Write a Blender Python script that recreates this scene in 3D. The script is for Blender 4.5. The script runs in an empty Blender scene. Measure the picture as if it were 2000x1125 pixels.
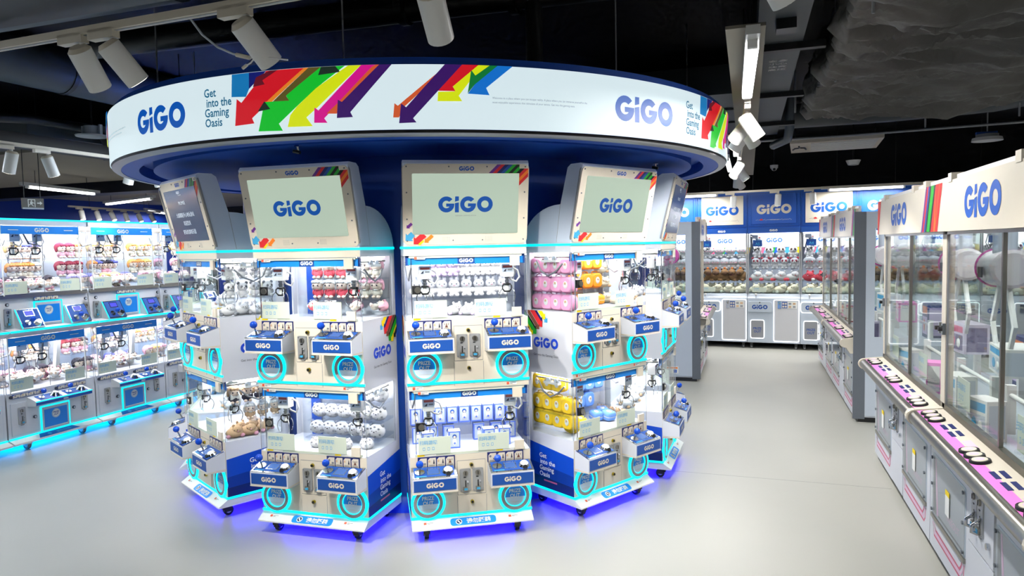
import bpy, bmesh, math, random
from mathutils import Vector, Matrix
sc = bpy.context.scene
COL = sc.collection
R = math.radians
random.seed(7)

# ------------------------------------------------------------------ camera
# The hall runs along +Y (world axes follow the hall); the camera stands at the origin.
YAW, PITCH, ROLL, CAM_H = R(18.7), 0.0601, 0.0202, 1.705
cd = bpy.data.cameras.new('camera')
cd.sensor_width = 36.0
cd.lens = 1362.6 / 2000 * 36
cd.clip_start, cd.clip_end = 0.05, 100
cam = bpy.data.objects.new('camera', cd)
COL.objects.link(cam)
cp, sp = math.cos(PITCH), math.sin(PITCH)
cr, sr = math.cos(ROLL), math.sin(ROLL)
xh, uh, fw = Vector((1, 0, 0)), Vector((0, sp, cp)), Vector((0, cp, -sp))
yaw = Matrix.Rotation(YAW, 3, 'Z')
right, up, fwd = yaw @ (xh * cr - uh * sr), yaw @ (xh * sr + uh * cr), yaw @ fw
mw = Matrix((right, up, -fwd)).transposed().to_4x4()
mw.translation = Vector((0, 0, CAM_H))
cam.matrix_world = mw
sc.camera = cam

# ------------------------------------------------------------------ world, exposure, light levels
w = bpy.data.worlds.new('world')
sc.world = w
w.use_nodes = True
w.node_tree.nodes['Background'].inputs[0].default_value = (0.8, 0.9, 1.0, 1)
w.node_tree.nodes['Background'].inputs[1].default_value = 0.05
sc.view_settings.view_transform = 'Standard'
sc.view_settings.look = 'None'
sc.view_settings.gamma = 1
sc.view_settings.use_curve_mapping = False
sc.view_settings.exposure = -0.18
TUBE_W, SPOT_W, CASE_E, LED_E = 62, 75, 13.0, 1.5
sc.cycles.transparent_max_bounces = 28
sc.cycles.max_bounces = 5
sc.cycles.diffuse_bounces = 2
sc.cycles.glossy_bounces = 2
sc.cycles.use_light_tree = False
sc.cycles.use_adaptive_sampling = True
sc.cycles.adaptive_threshold = 0.03
sc.cycles.adaptive_min_samples = 12
sc.cycles.sample_clamp_indirect = 4
sc.cycles.caustics_reflective = False
sc.cycles.caustics_refractive = False

# ------------------------------------------------------------------ materials
def lin(c):
    return c / 12.92 if c <= 0.04045 else ((c + 0.055) / 1.055) ** 2.4
def rgb(r, g, b):
    return (lin(r / 255), lin(g / 255), lin(b / 255), 1)
def mat(name, col, rough=0.45, metal=0.0, emit=0.0, ecol=None, noise=0.0, nscale=8.0, bump=0.0, bscale=40.0, spec=0.5):
    m = bpy.data.materials.new(name)
    m.use_nodes = True
    nt = m.node_tree
    b = nt.nodes['Principled BSDF']
    c = rgb(*col)
    b.inputs['Base Color'].default_value = c
    b.inputs['Roughness'].default_value = rough
    b.inputs['Metallic'].default_value = metal
    b.inputs['Specular IOR Level'].default_value = spec
    if emit:
        b.inputs['Emission Color'].default_value = rgb(*(ecol or col))
        b.inputs['Emission Strength'].default_value = emit
    if noise or bump:
        tc = nt.nodes.new('ShaderNodeTexCoord')
        n = nt.nodes.new('ShaderNodeTexNoise')
        n.inputs['Scale'].default_value = nscale
        n.inputs['Detail'].default_value = 4
        nt.links.new(tc.outputs['Object'], n.inputs['Vector'])
        if noise:
            mx = nt.nodes.new('ShaderNodeMix')
            mx.data_type = 'RGBA'
            mx.inputs[6].default_value = tuple(min(1, x * (1 - noise)) for x in c[:3]) + (1,)
            mx.inputs[7].default_value = tuple(min(1, x * (1 + noise)) for x in c[:3]) + (1,)
            nt.links.new(n.outputs['Fac'], mx.inputs[0])
            nt.links.new(mx.outputs[2], b.inputs['Base Color'])
        if bump:
            n2 = nt.nodes.new('ShaderNodeTexNoise')
            n2.inputs['Scale'].default_value = bscale
            n2.inputs['Detail'].default_value = 3
            nt.links.new(tc.outputs['Object'], n2.inputs['Vector'])
            bp = nt.nodes.new('ShaderNodeBump')
            bp.inputs['Strength'].default_value = bump
            bp.inputs['Distance'].default_value = 0.02
            nt.links.new(n2.outputs['Fac'], bp.inputs['Height'])
            nt.links.new(bp.outputs[0], b.inputs['Normal'])
    return m
def glass_mat(name, tint, ior=1.35, gl=1.0):
    m = bpy.data.materials.new(name)
    m.use_nodes = True
    nt = m.node_tree
    nt.nodes.remove(nt.nodes['Principled BSDF'])
    out = nt.nodes['Material Output']
    t = nt.nodes.new('ShaderNodeBsdfTransparent')
    t.inputs[0].default_value = tint
    g = nt.nodes.new('ShaderNodeBsdfGlossy')
    g.inputs['Roughness'].default_value = 0.02
    g.inputs['Color'].default_value = (gl, gl, gl, 1)
    lw = nt.nodes.new('ShaderNodeLayerWeight')         # symmetric facing term, same from either side of the sheet
    lw.inputs['Blend'].default_value = 0.5
    pw = nt.nodes.new('ShaderNodeMath')
    pw.operation = 'POWER'
    pw.inputs[1].default_value = 5
    nt.links.new(lw.outputs['Facing'], pw.inputs[0])
    f = nt.nodes.new('ShaderNodeMapRange')
    f.inputs[3].default_value = ((ior - 1) / (ior + 1)) ** 2
    f.inputs[4].default_value = 0.6
    nt.links.new(pw.outputs[0], f.inputs[0])
    mx = nt.nodes.new('ShaderNodeMixShader')
    nt.links.new(f.outputs[0], mx.inputs[0])
    nt.links.new(t.outputs[0], mx.inputs[1])
    nt.links.new(g.outputs[0], mx.inputs[2])
    nt.links.new(mx.outputs[0], out.inputs[0])
    return m

W_CREAM = mat('cream and warm-lit enamel', (220, 211, 194), 0.35, noise=0.02)  # on machine fronts the cream holds warm lamp light, put into the colour
W_WHITE = mat('white enamel', (216, 219, 227), 0.35, noise=0.02)
W_PALE = mat('pale blue hood', (222, 233, 250), 0.35, noise=0.03)
W_PLAST = mat('white plastic', (238, 238, 236), 0.4, noise=0.02)
G_LIGHT = mat('light grey panel', (196, 206, 218), 0.4, noise=0.02)
G_MID = mat('mid grey', (150, 152, 156), 0.45, noise=0.03)
G_DARK = mat('dark grey post', (98, 104, 112), 0.45, noise=0.04)
BLACK = mat('black plastic', (16, 17, 20), 0.4, noise=0.1)
CHROME = mat('chrome', (225, 228, 232), 0.12, 1.0, noise=0.02)
PLATE = mat('satin coin plate', (178, 180, 182), 0.38, 0.55, noise=0.05, nscale=20)
STEEL = mat('brushed steel', (178, 174, 164), 0.28, 1.0, noise=0.06, nscale=30)
BRASS = mat('brass', (196, 176, 60), 0.3, 0.8, noise=0.05)
BLUE = mat('logo blue', (12, 84, 178), 0.45, noise=0.03)
BLUE_D = mat('deep blue', (14, 74, 158), 0.45, noise=0.04)
BLUE_R = mat('royal blue print', (20, 66, 196), 0.45, noise=0.03)
BLUE_N = mat('navy', (8, 28, 96), 0.45, noise=0.04)
BLUE_B = mat('bright blue', (24, 148, 250), 0.4, noise=0.02)
BLUE_J = mat('joystick blue', (14, 72, 196), 0.18, noise=0.02)
BLUE_P = mat('prize door blue', (16, 134, 230), 0.35, noise=0.02)
BLUE_W = mat('wall blue', (14, 52, 150), 0.55, noise=0.05, nscale=3)
BLUE_C = mat('column blue', (22, 80, 184), 0.5, noise=0.04, nscale=2)
BLUE_F = mat('panel frame blue', (18, 92, 190), 0.4, noise=0.03)
WHITE_P = mat('white print', (240, 240, 236), 0.5, noise=0.01)
GREEN_S = mat('pale sign green', (206, 216, 200), 0.5, noise=0.02)
CYAN_T = mat('light blue print', (96, 170, 216), 0.5, noise=0.02)
RED = mat('red print', (214, 36, 44), 0.5, noise=0.03)
RED_S = mat('sticker red', (224, 92, 62), 0.5, noise=0.03)
ORANGE = mat('orange print', (240, 128, 34), 0.5, noise=0.03)
YELLOW = mat('yellow print', (250, 216, 0), 0.5, noise=0.03)
GREEN = mat('green print', (26, 164, 44), 0.5, noise=0.03)
PURPLE = mat('purple print', (104, 44, 140), 0.5, noise=0.03)
SKYB = mat('sky blue print', (64, 164, 214), 0.5, noise=0.03)
PINK = mat('pink deck', (244, 128, 214), 0.4, noise=0.06)
PINK_L = mat('pale pink', (240, 196, 226), 0.4, noise=0.04)
PINK_S = mat('pink stripe', (206, 96, 130), 0.45, noise=0.04)
MAGENTA = mat('magenta disc', (220, 60, 170), 0.25, noise=0.03)
INK = mat('ink', (44, 48, 66), 0.5, noise=0.05)
GREY_P = mat('grey print', (120, 124, 130), 0.5, noise=0.03)
CLEAR = glass_mat('acrylic', (0.97, 0.985, 0.985, 1), 1.22)
GLASS = glass_mat('cabinet glass', (0.965, 0.985, 0.98, 1), 1.45)
SHELF = glass_mat('clear shelf', (0.90, 0.93, 0.97, 1), 1.5)
LED_C = mat('cyan light', (0, 70, 80), 0.5, emit=LED_E, ecol=(0, 240, 255))
LED_RING = mat('cyan ring light', (0, 70, 80), 0.5, emit=LED_E * 1.3, ecol=(0, 240, 255))
LED_WH = mat('white neon', (250, 250, 250), 0.5, emit=1.6, ecol=(250, 252, 255))
LED_V = mat('violet underglow', (30, 10, 255), 0.5, emit=14.0, ecol=(24, 8, 255))
LED_U = mat('cyan underglow', (0, 160, 255), 0.5, emit=7.0, ecol=(0, 170, 255))
CASE_B = mat('plush case lamp', (255, 255, 255), 0.5, emit=8.0, ecol=(255, 252, 255))
CASE_R = mat('crane case lamp', (255, 255, 255), 0.5, emit=3.0, ecol=(255, 252, 255))
CASE_L = mat('case lamp', (255, 255, 255), 0.5, emit=CASE_E, ecol=(255, 252, 255))
TUBE = mat('tube lamp', (255, 255, 255), 0.5, emit=6.0, ecol=(255, 255, 250))
LENS = mat('spot lens', (255, 250, 235), 0.5, emit=6.0, ecol=(255, 248, 230))
LCD = mat('blue lcd', (20, 40, 90), 0.3, emit=0.7, ecol=(84, 140, 220))
LCD_V = mat('violet lcd', (20, 20, 90), 0.3, emit=0.9, ecol=(84, 88, 240))
SCR_G = mat('pale green screen', (50, 58, 50), 0.25, emit=0.80, ecol=(206, 226, 206), noise=0.02, nscale=2)
SCR_D = mat('navy screen', (24, 44, 70), 0.15, emit=0.35, ecol=(48, 76, 108), noise=0.2, nscale=3)
SCR_LOGO = mat('screen logo', (2, 20, 50), 0.4, emit=0.75, ecol=(8, 90, 186))
SCR_TXT = mat('screen text', (200, 214, 226), 0.4, emit=0.35, ecol=(210, 224, 236))
def emit_only(name, col, e):
    return mat(name, tuple(int(x * .4) for x in col), 0.5, emit=e, ecol=col)
E_WHITE = emit_only('led wall white', (222, 240, 246), 1.0)
E = {'b1': emit_only('led blue', (20, 130, 200), .8), 'nv': emit_only('led navy', (20, 30, 120), .8), 'rd': emit_only('led red', (224, 24, 40), .85),
     'dr': emit_only('led dark red', (110, 20, 40), .8), 'og': emit_only('led orange', (244, 140, 40), .85), 'ol': emit_only('led olive', (100, 90, 40), .8),
     'gr': emit_only('led green', (20, 205, 50), .85), 'bk': emit_only('led dark green', (30, 50, 40), .8), 'ye': emit_only('led yellow', (226, 240, 20), .9),
     'mg': emit_only('led magenta', (230, 20, 150), .85), 'or': emit_only('led orange red', (224, 96, 50), .85), 'pu': emit_only('led purple', (64, 24, 110), .8),
     'gn': emit_only('led deep green', (16, 130, 60), .8), 'bl': emit_only('led sky', (20, 120, 220), .85), 'lg': emit_only('led logo blue', (4, 92, 196), .8),
     'tx': emit_only('led teal text', (16, 112, 150), .8), 'gy': emit_only('led grey text', (130, 146, 156), .8)}
for m_ in list(E.values()) + [SCR_G, SCR_D, SCR_LOGO, SCR_TXT, LCD, LCD_V, LENS, TUBE, LED_RING, LED_WH]:
    m_.cycles.emission_sampling = 'NONE'        # too small or dim to be worth sampling as lamps
PL_WHITE = mat('white plush', (240, 238, 240), 0.9, noise=0.03, bump=0.4, bscale=120)
PL_CREAM = mat('cream plush', (240, 234, 208), 0.9, noise=0.05, bump=0.4, bscale=120)
PL_LILAC = mat('lilac plush', (226, 204, 238), 0.9, noise=0.04, bump=0.4, bscale=120)
PL_BROWN = mat('brown plush', (160, 122, 84), 0.95, noise=0.12, bump=0.5, bscale=150)
PL_TAN = mat('tan plush', (214, 178, 140), 0.9, noise=0.08, bump=0.4, bscale=120)
PL_PINK = mat('pink plush', (246, 180, 200), 0.9, noise=0.05, bump=0.4, bscale=120)
PL_RED = mat('red cloth', (222, 82, 98), 0.85, noise=0.08)
PL_DK = mat('dark cloth', (64, 62, 78), 0.9, noise=0.1)
SKIN = mat('doll cloth skin', (250, 226, 208), 0.85, noise=0.03)
PL_SPOT = mat('soft grey plush spot', (150, 150, 156), 0.9, noise=0.08)
PO = {'pink': mat('pink pouch', (248, 168, 208), 0.75, noise=0.05), 'orange': mat('orange pouch', (250, 150, 30), 0.75, noise=0.05),
      'yellow': mat('yellow pouch', (252, 206, 20), 0.75, noise=0.05), 'blue': mat('blue pouch', (104, 150, 226), 0.75, noise=0.05)}
HAIR = {'blond': mat('blond doll hair', (244, 204, 120), 0.8, noise=0.08), 'orange': mat('orange doll hair', (238, 160, 84), 0.8, noise=0.08),
        'black': mat('black doll hair', (46, 42, 56), 0.8, noise=0.1), 'blue': mat('blue doll hair', (92, 100, 176), 0.8, noise=0.08),
        'red': mat('crimson doll hair', (150, 38, 64), 0.8, noise=0.08), 'pink': mat('pink doll hair', (240, 176, 192), 0.8, noise=0.05),
        'white': mat('silver doll hair', (240, 240, 240), 0.8, noise=0.05), 'lilac': mat('lilac doll hair', (172, 160, 214), 0.8, noise=0.05)}
CEIL = mat('black ceiling', (24, 24, 27), 0.85, noise=0.25, nscale=2)
DUCT = mat('dark duct', (58, 64, 68), 0.55, noise=0.15, nscale=3)
DUCT_B = mat('black pipe', (26, 27, 30), 0.5, noise=0.2, nscale=3)
PIPE_G = mat('slate pipe', (64, 74, 84), 0.5, noise=0.2, nscale=2)
WRAP = mat('black wrap foil', (82, 80, 77), 0.5, noise=0.2, nscale=5, bump=0.35, bscale=22)
SLAB = mat('beige soffit', (128, 122, 112), 0.8, noise=0.08, nscale=2)
TRIM_S = mat('silver trim', (176, 178, 182), 0.35, 0.5, noise=0.06, nscale=4)

# ------------------------------------------------------------------ mesh builder
class MB:
    def __init__(s):
        s.v, s.f, s.mi, s.sm, s.mats = [], [], [], [], []
    def add(s, vs, fs, m, sm=False, T=None):
        if m not in s.mats:
            s.mats.append(m)
        k, o = s.mats.index(m), len(s.v)
        if T is not None:
            vs = [T @ Vector(p) for p in vs]
        s.v.extend(tuple(p) for p in vs)
        s.f.extend(tuple(i + o for i in f) for f in fs)
        s.mi.extend([k] * len(fs))
        s.sm.extend([sm] * len(fs))
        return s
    def box(s, x0, x1, y0, y1, z0, z1, m, T=None):
        vs = [(x, y, z) for z in (z0, z1) for y in (y0, y1) for x in (x0, x1)]
        return s.add(vs, [(0, 2, 3, 1), (4, 5, 7, 6), (0, 1, 5, 4), (2, 6, 7, 3), (0, 4, 6, 2), (1, 3, 7, 5)], m, False, T)
    def loft(s, loops, m, caps=True, closed=True, sm=False, T=None):
        n = len(loops[0])
        vs = [p for l in loops for p in l]
        fs = []
        for a in range(len(loops) - 1):
            for i in range(n if closed else n - 1):
                j = (i + 1) % n
                fs.append((a * n + i, a * n + j, (a + 1) * n + j, (a + 1) * n + i))
        s.add(vs, fs, m, sm, T)
        if caps:
            s.add(loops[0], [tuple(range(n))[::-1]], m, False, T)
            s.add(loops[-1], [tuple(range(n))], m, False, T)
        return s
    def prism(s, poly, a, b, m, ax='y', T=None, sm=False):
        # poly in the plane across ax; extruded from a to b
        f = {'y': lambda p, t: (p[0], t, p[1]), 'x': lambda p, t: (t, p[0], p[1]), 'z': lambda p, t: (p[0], p[1], t)}[ax]
        return s.loft([[f(p, a) for p in poly], [f(p, b) for p in poly]], m, True, True, sm, T)
    def cyl(s, p0, p1, r0, m, r1=None, n=12, caps=True, T=None):
        p0, p1 = Vector(p0), Vector(p1)
        r1 = r0 if r1 is None else r1
        d = (p1 - p0).normalized()
        u = d.orthogonal().normalized()
        v = d.cross(u)
        lp = lambda p, r: [tuple(p + (u * math.cos(t) + v * math.sin(t)) * r) for t in (2 * math.pi * i / n for i in range(n))]
        return s.loft([lp(p0, r0), lp(p1, r1)], m, caps, True, True, T)
    def tube(s, pts, r, m, n=6, T=None):
        pts = [Vector(p) for p in pts]
        loops = []
        ref = None
        for i, p in enumerate(pts):
            d = (pts[min(i + 1, len(pts) - 1)] - pts[max(i - 1, 0)]).normalized()
            if ref is None:
                ref = d.orthogonal()
            u = (ref - d * ref.dot(d)).normalized()
            ref = u
            v = d.cross(u)
            loops.append([tuple(p + (u * math.cos(t) + v * math.sin(t)) * r) for t in (2 * math.pi * k / n for k in range(n))])
        return s.loft(loops, m, True, True, True, T)
    def ball(s, c, r, m, nu=10, nv=7, T=None, v0=0.0, v1=math.pi):
        rx, ry, rz = (r, r, r) if isinstance(r, (int, float)) else r
        vs, fs = [], []
        for j in range(nv + 1):
            th = v0 + (v1 - v0) * j / nv
            for i in range(nu):
                ph = 2 * math.pi * i / nu
                vs.append((c[0] + rx * math.sin(th) * math.cos(ph), c[1] + ry * math.sin(th) * math.sin(ph), c[2] + rz * math.cos(th)))
        for j in range(nv):
            for i in range(nu):
                k = (i + 1) % nu
                fs.append((j * nu + i, (j + 1) * nu + i, (j + 1) * nu + k, j * nu + k))
        return s.add(vs, fs, m, True, T)
    def annulus(s, c, ro, ri, y0, y1, m, n=32, T=None):
        # ring facing -y, with depth
        vs, fs = [], []
        for i in range(n):
            t = 2 * math.pi * i / n
            cx, cz = math.cos(t), math.sin(t)
            vs += [(c[0] + ro * cx, y0, c[1] + ro * cz), (c[0] + ri * cx, y0, c[1] + ri * cz), (c[0] + ri * cx, y1, c[1] + ri * cz), (c[0] + ro * cx, y1, c[1] + ro * cz)]
        for i in range(n):
            a, b = 4 * i, 4 * ((i + 1) % n)
            for k in range(4):
                l = (k + 1) % 4
                fs.append((a + k, a + l, b + l, b + k))
        return s.add(vs, fs, m, False, T)
    def lathe(s, prof, m, n=96, c=(0, 0), a0=0.0, a1=2 * math.pi, sm=True):
        # prof: list of (r, z)
        full = abs(a1 - a0 - 2 * math.pi) < 1e-6
        k = n if full else n + 1
        loops = [[(c[0] + r * math.sin(a0 + (a1 - a0) * i / n), c[1] - r * math.cos(a0 + (a1 - a0) * i / n), z) for i in range(k)] for r, z in prof]
        return s.loft(loops, m, False, full, sm)
    def flat(s, poly, m, o, u, v, T=None):
        o, u, v = Vector(o), Vector(u), Vector(v)
        return s.add([o + u * a + v * b for a, b in poly], [tuple(range(len(poly)))], m, False, T)
    def shape(s, sh, m, o, u, v, sc_=1.0, T=None):
        o, u, v = Vector(o), Vector(u), Vector(v)
        return s.add([o + u * (a * sc_) + v * (b * sc_) for a, b in sh[0]], sh[1], m, False, T)
    def text(s, t, m, o, u, v, size, align='c', bold=0.02, T=None, stretch=1.0):
        vs, fs, x0, x1 = text_shape(t, bold)
        dx = {'c': -(x0 + x1) / 2, 'l': -x0, 'r': -x1}[align]
        return s.shape(([((a + dx) * stretch, b) for a, b in vs], fs), m, o, u, v, size, T)
    def mesh(s, name):
        me = bpy.data.meshes.new(name)
        me.from_pydata(s.v, [], s.f)
        for m in s.mats:
            me.materials.append(m)
        me.polygons.foreach_set('material_index', s.mi)
        me.polygons.foreach_set('use_smooth', s.sm)
        me.update()
        return me
    def obj(s, name, parent=None, loc=None, rz=0.0):
        return link(name, s.mesh(name), parent, loc, rz)
def link(name, me, parent=None, loc=None, rz=0.0):
    o = bpy.data.objects.new(name, me)
    COL.objects.link(o)
    if parent is not None:
        o.parent = parent
    if loc is not None:
        o.location = loc
    o.rotation_euler.z = rz
    return o
def again(o, parent, loc=None, rz=None):          # same mesh, new object (with its children)
    c = o.copy()
    COL.objects.link(c)
    c.parent = parent
    if loc is not None:
        c.location = loc
    if rz is not None:
        c.rotation_euler.z = rz
    for ch in o.children:
        again(ch, c)
    return c
def tag(o, label, cat, group=None):
    o['label'], o['category'] = label, cat
    if group:
        o['group'] = group
    elif 'group' in o:
        del o['group']
    return o
def thing(name, label, cat, loc=(0, 0, 0), rz=0.0, group=None):
    o = link(name, None, None, loc, rz)
    o.empty_display_size = 0.1
    return tag(o, label, cat, group)
def struct(o):
    o['kind'] = 'structure'
    return o
_txt = {}
def text_shape(t, bold):
    k = (t, bold)
    if k not in _txt:
        cu = bpy.data.curves.new('lettering', 'FONT')
        cu.body, cu.resolution_u, cu.offset = t, 2, bold
        o = bpy.data.objects.new('lettering', cu)
        COL.objects.link(o)
        me = o.to_mesh()
        vs = [(v.co.x, v.co.y) for v in me.vertices]
        fs = [tuple(p.vertices) for p in me.polygons]
        o.to_mesh_clear()
        bpy.data.objects.remove(o)
        bpy.data.curves.remove(cu)
        xs = [a for a, b in vs] or [0]
        _txt[k] = (vs, fs, min(xs), max(xs))
    return _txt[k]
def rrect(x0, x1, z0, z1, r, n=4):
    pts = []
    for cx, cz, a in ((x1 - r, z0 + r, -90), (x1 - r, z1 - r, 0), (x0 + r, z1 - r, 90), (x0 + r, z0 + r, 180)):
        for i in range(n + 1):
            t = R(a + 90 * i / n)
            pts.append((cx + r * math.cos(t), cz + r * math.sin(t)))
    return pts
def logo_shape():                                  # four heavy round letters, height 1, centred
    vs, fs = [], []
    def arc(cx, r, a, b, n):
        return [(cx + r * math.cos(R(a + (b - a) * i / n)), r * math.sin(R(a + (b - a) * i / n))) for i in range(n + 1)]
    def poly(p):
        o = len(vs)
        vs.extend(p)
        fs.append(tuple(range(o, o + len(p))))
    def gee(cx):
        outer, inner = arc(cx, .5, 40, 366, 22), arc(cx, .235, -36, -318, 16)
        poly(outer + [(cx - .01, .06), (cx - .01, -.14)] + inner)
    gee(-1.21)
    for cx in (-.555,):
        poly([(cx - .125, -.5), (cx + .125, -.5), (cx + .125, .13), (cx - .125, .08)])
        poly([(cx - .125, .17), (cx + .125, .23), (cx + .125, .5), (cx - .105, .5)])
    gee(.145)
    o = len(vs)
    n = 28
    for i in range(n):
        t = 2 * math.pi * i / n
        vs.extend([(1.205 + .5 * math.cos(t), .5 * math.sin(t)), (1.205 + .235 * math.cos(t), .235 * math.sin(t))])
    for i in range(n):
        a, b = o + 2 * i, o + 2 * ((i + 1) % n)
        fs.append((a, b, b + 1, a + 1))
    return vs, fs
LOGO = logo_shape()
FX, FZ = (1, 0, 0), (0, 0, 1)
def clip(poly, x0, x1, z0, z1):
    for ax, lim, sg in ((0, x0, 1), (0, x1, -1), (1, z0, 1), (1, z1, -1)):
        out = []
        for i, p in enumerate(poly):
            q = poly[(i + 1) % len(poly)]
            a, b = (p[ax] - lim) * sg, (q[ax] - lim) * sg
            if a >= 0:
                out.append(p)
            if (a >= 0) != (b >= 0):
                t = a / (a - b)
                out.append((p[0] + (q[0] - p[0]) * t, p[1] + (q[1] - p[1]) * t))
        poly = out
        if not poly:
            return poly
    return poly
def arrow_poly(tip, L, wd, head=1.9, ang=225):
    d = (math.cos(R(ang)), math.sin(R(ang)))
    n = (-d[1], d[0])
    P = lambda a, b: (tip[0] - d[0] * a + n[0] * b, tip[1] - d[1] * a + n[1] * b)
    h = wd * head / 2
    return [P(0, 0), P(h, h), P(h, wd / 2), P(L, wd / 2), P(L, -wd / 2), P(h, -wd / 2), P(h, -h)]
def arrow(mb, m, tip, L, wd, o, u, v, head=1.9, ang=225, T=None):
    # arrow pointing down-left: tip at `tip`, shaft length L, width wd
    d = (math.cos(R(ang)), math.sin(R(ang)))
    n = (-d[1], d[0])
    P = lambda a, b: (tip[0] - d[0] * a + n[0] * b, tip[1] - d[1] * a + n[1] * b)
    h = wd * head / 2
    mb.flat([P(0, 0), P(h, h), P(h, wd / 2), P(L, wd / 2), P(L, -wd / 2), P(h, -wd / 2), P(h, -h)], m, o, u, v, T)
# ------------------------------------------------------------------ the hall
CEIL_Z = 3.45
def floor_mat():
    m = mat('epoxy floor', (198, 199, 196), 0.30)
    nt = m.node_tree
    b = nt.nodes['Principled BSDF']
    tc = nt.nodes.new('ShaderNodeTexCoord')
    n = nt.nodes.new('ShaderNodeTexNoise')
    n.inputs['Scale'].default_value = 0.7
    n.inputs['Detail'].default_value = 5
    cr_ = nt.nodes.new('ShaderNodeValToRGB')
    cr_.color_ramp.elements[0].color = rgb(160, 160, 153)
    cr_.color_ramp.elements[1].color = rgb(172, 171, 163)
    nt.links.new(tc.outputs['Object'], n.inputs['Vector'])
    nt.links.new(n.outputs['Fac'], cr_.inputs[0])
    nt.links.new(cr_.outputs[0], b.inputs['Base Color'])
    n2 = nt.nodes.new('ShaderNodeTexNoise')
    n2.inputs['Scale'].default_value = 2.5
    mr = nt.nodes.new('ShaderNodeMapRange')
    mr.inputs[3].default_value, mr.inputs[4].default_value = 0.36, 0.44
    nt.links.new(tc.outputs['Object'], n2.inputs['Vector'])
    nt.links.new(n2.outputs['Fac'], mr.inputs[0])
    nt.links.new(mr.outputs[0], b.inputs['Roughness'])
    return m
XL, XR, YB, YF = -13.2, 5.6, -5.0, 14.6
struct(MB().box(XL, XR, YB, YF, -0.1, 0, floor_mat()).obj('floor'))
struct(MB().box(XL, XR, YB, YF, CEIL_Z, CEIL_Z + 0.1, CEIL).obj('ceiling'))
WALL_K = mat('black upper wall', (22, 22, 25), 0.85, noise=0.15)
WALL_G = mat('grey wall', (150, 154, 160), 0.7, noise=0.05)
struct(MB().box(XL - .1, XL, YB, YF, 0, 2.85, BLUE_W).box(XL - .1, XL, YB, YF, 2.85, CEIL_Z, WALL_K).obj('wall_left'))
struct(MB().box(XR, XR + .1, YB, YF, 0, 2.6, WALL_G).box(XR, XR + .1, YB, YF, 2.6, CEIL_Z, WALL_K).obj('wall_right'))
struct(MB().box(XL, XR, YB - .1, YB, 0, 2.6, WALL_G).box(XL, XR, YB - .1, YB, 2.6, CEIL_Z, WALL_K).obj('wall_rear'))
struct(MB().box(-12.5, 7.5, 0, .1, 0, 2.2, BLUE_W).box(-12.5, 7.5, 0, .1, 2.2, CEIL_Z, WALL_K).obj('wall_back', None, (0, 12.75, 0), R(-6)))
SEAM = mat('floor joint filler', (140, 140, 136), 0.6, noise=0.1)
struct(MB().box(-1.2, .93, 5.236, 5.240, 0, .0006, SEAM).obj('trim_1'))
struct(MB().box(-5.9, -4.6, 3.0, 3.004, 0, .0006, SEAM).box(-4.604, -4.6, -2, 3.0, 0, .0006, SEAM).obj('trim_2'))

# ------------------------------------------------------------------ island column and round canopy
IC = (-2.517, 5.427)
col_ = MB().lathe([(1.515, 0), (1.515, 2.40)], BLUE_C, 72)
col_.lathe([(1.545, 0), (1.545, .10), (1.515, .11)], BLUE_C, 72)
tag(col_.obj('round_column', None, (IC[0], IC[1], 0)), 'round blue column in the middle of the ring of claw machines', 'column')
can = thing('round_canopy', 'round overhead canopy with wraparound screen showing logos and arrows', 'canopy', (IC[0], IC[1], 0))
RS = 2.375
scr = MB().lathe([(RS, 2.305), (RS, 2.63)], E_WHITE, 180)
def wrap_add(mb, vs, fs, m, lift):
    # vs: list of (angle in degrees, z), cut into narrow strips so that it bends with the screen
    bm = bmesh.new()
    bv = [bm.verts.new((a, z, 0)) for a, z in vs]
    for f in fs:
        try:
            bm.faces.new([bv[i] for i in f])
        except ValueError:
            pass
    lo, hi = min(a for a, z in vs), max(a for a, z in vs)
    k = math.ceil(lo / 2) * 2
    while k < hi:
        bmesh.ops.bisect_plane(bm, geom=bm.verts[:] + bm.edges[:] + bm.faces[:], plane_co=(k, 0, 0), plane_no=(1, 0, 0))
        k += 2
    bm.verts.index_update()
    r = RS + lift
    mb.add([(r * math.sin(R(v.co.x)), -r * math.cos(R(v.co.x)), v.co.y) for v in bm.verts], [tuple(v.index for v in f.verts) for f in bm.faces], m)
    bm.free()
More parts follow.
